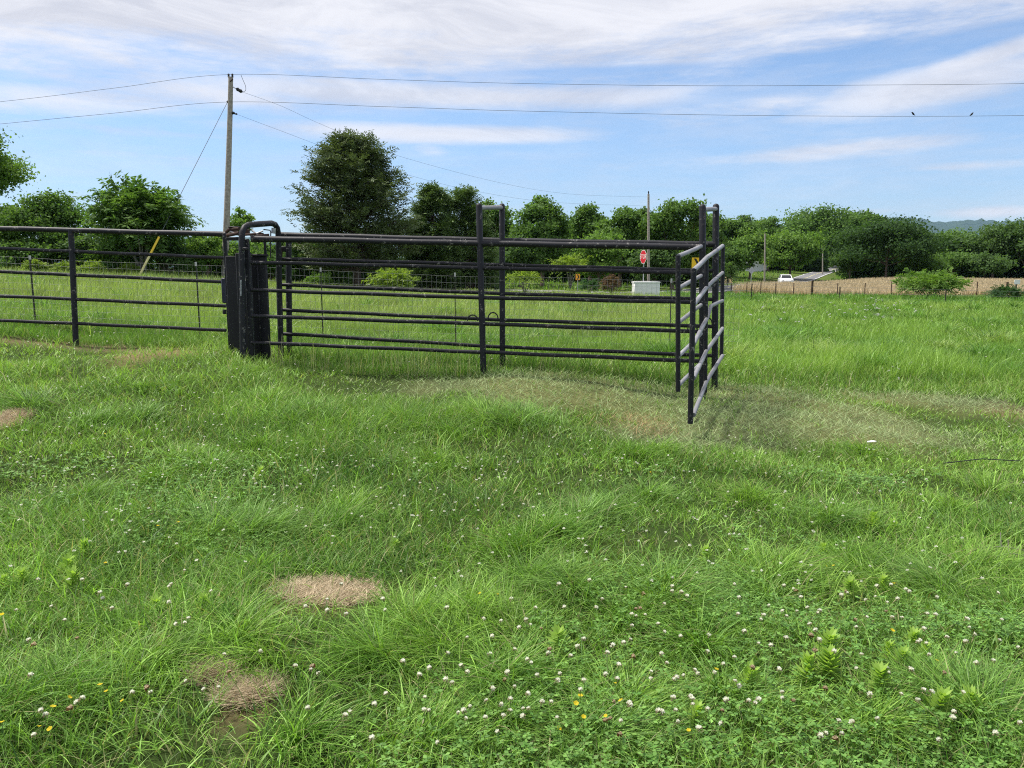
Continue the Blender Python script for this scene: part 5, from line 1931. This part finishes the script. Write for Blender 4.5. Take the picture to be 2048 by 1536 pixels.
        s = rng.uniform(.75, 1.25)
        o.scale = (s, s, s)
        o.rotation_euler = (rng.normal(0, .12), rng.normal(0, .12), rng.uniform(0, 6.28))
        tag(o, 'light green leafy weed with whorled narrow leaves in the grass', 'weed', 'leafy weeds in the foreground')
    # white wild flowers in the far right pasture
    fl = []
    for k in range(70):
        px, py = rng.uniform(1445, 1830), rng.uniform(604, 668)
        if rng.uniform() < .45:
            px, py = rng.normal(1755, 28), rng.uniform(610, 655)
        fl.append((px, py))
    for k in range(26):
        fl.append((rng.normal(1805, 22), rng.normal(745, 12)))
    r3 = np.random.default_rng(8)
    d = unit(16, r3)
    d[:, 2] = np.abs(d[:, 2]) * .4 + .1
    V, F = leaf_quads(np.zeros((16, 3)), d * .05, np.cross(d, unit(16, r3)) * .022, .6)
    um = quad_mesh('umbel', V, F, M['petal'], np.tile(np.array((.62, .64, .58)), (len(V), 1)))
    for (px, py) in fl:
        g = G(px, py)
        o = bpy.data.objects.new('white_wildflower', um)
        COL.objects.link(o)
        s = rng.uniform(.6, 1.3) * min(1, g.y / 26)
        o.location = g + Vector((0, 0, .28 * min(1, g.y / 22)))
        o.scale = (s, s, s)
        o.rotation_euler = (rng.normal(.3, .3), rng.normal(0, .3), rng.uniform(0, 6.28))
        tag(o, 'white wild flower cluster in the lush pasture right of the gates', 'wild flower', 'white wild flowers on the right')
    # a dark rod lying in the grass and a pale scrap
    a, b = G(1885, 941), G(2040, 943)
    o = MB().tube([a + Vector((0, 0, .06)), a.lerp(b, .5) + Vector((0, 0, .10)), b + Vector((0, 0, .085))], .0042, 6).build('rod', M['hose'])
    tag(o, 'thin dark rod lying across the grass at the right edge', 'rod')
    a = G(1742, 899)
    mb = MB()
    mb.prism([a + Vector((-.045, -.01, .06)), a + Vector((.0, -.015, .065)), a + Vector((.045, .0, .066)), a + Vector((.02, .012, .073)), a + Vector((-.035, .01, .066))], (0, 0, .004))
    o = mb.build('paper_scrap', M['white'])
    tag(o, 'pale scrap lying on the mown ground right of the gates', 'scrap')
    # dead twigs in the bare patch on the right edge
    for k, lab in enumerate(['grey twig lying in the bare patch on the right edge, upper one', 'grey twig lying in the bare patch on the right edge, lower one']):
        a, b = [(G(1945, 1115), G(2046, 1118)), (G(1975, 1135), G(2048, 1130))][k]
        mb = MB().tube([a + Vector((0, 0, .05)), a.lerp(b, .6) + Vector((0, 0, .07)), b + Vector((0, 0, .05))], .004, 5)
        q = a.lerp(b, .55) + Vector((0, 0, .065))
        mb.tube([q, q + Vector((.02, .05, .07))], .0025, 5)
        tag(mb.build('dead_twig', M['palebark']), lab, 'twig', 'twigs in the bare patch')


build_pens()
build_chute()
build_wire_fence()
build_far_fence()
build_poles()
build_birds()
build_roadside()
build_car()
build_house()
build_trees()
build_understory()
build_hills()
build_flowers()


# ------------------------------------------------------------------ air
def build_haze():
    m, g = new_mat('thin_summer_air')
    pv = g.n('ShaderNodeVolumePrincipled')
    pv.inputs['Color'].default_value = (.52, .72, 1.0, 1)
    pv.inputs['Density'].default_value = .000032
    pv.inputs['Anisotropy'].default_value = .1
    o = g.n('ShaderNodeOutputMaterial')
    g.link(pv.outputs[0], o.inputs['Volume'])
    mb = MB().box((-9500, -60, -40), (9500, 9600, 640))
    ob = mb.build('haze', m, None, False)
    tag(ob, 'thin blue summer haze in the air', 'haze', None, 'stuff')


build_haze()
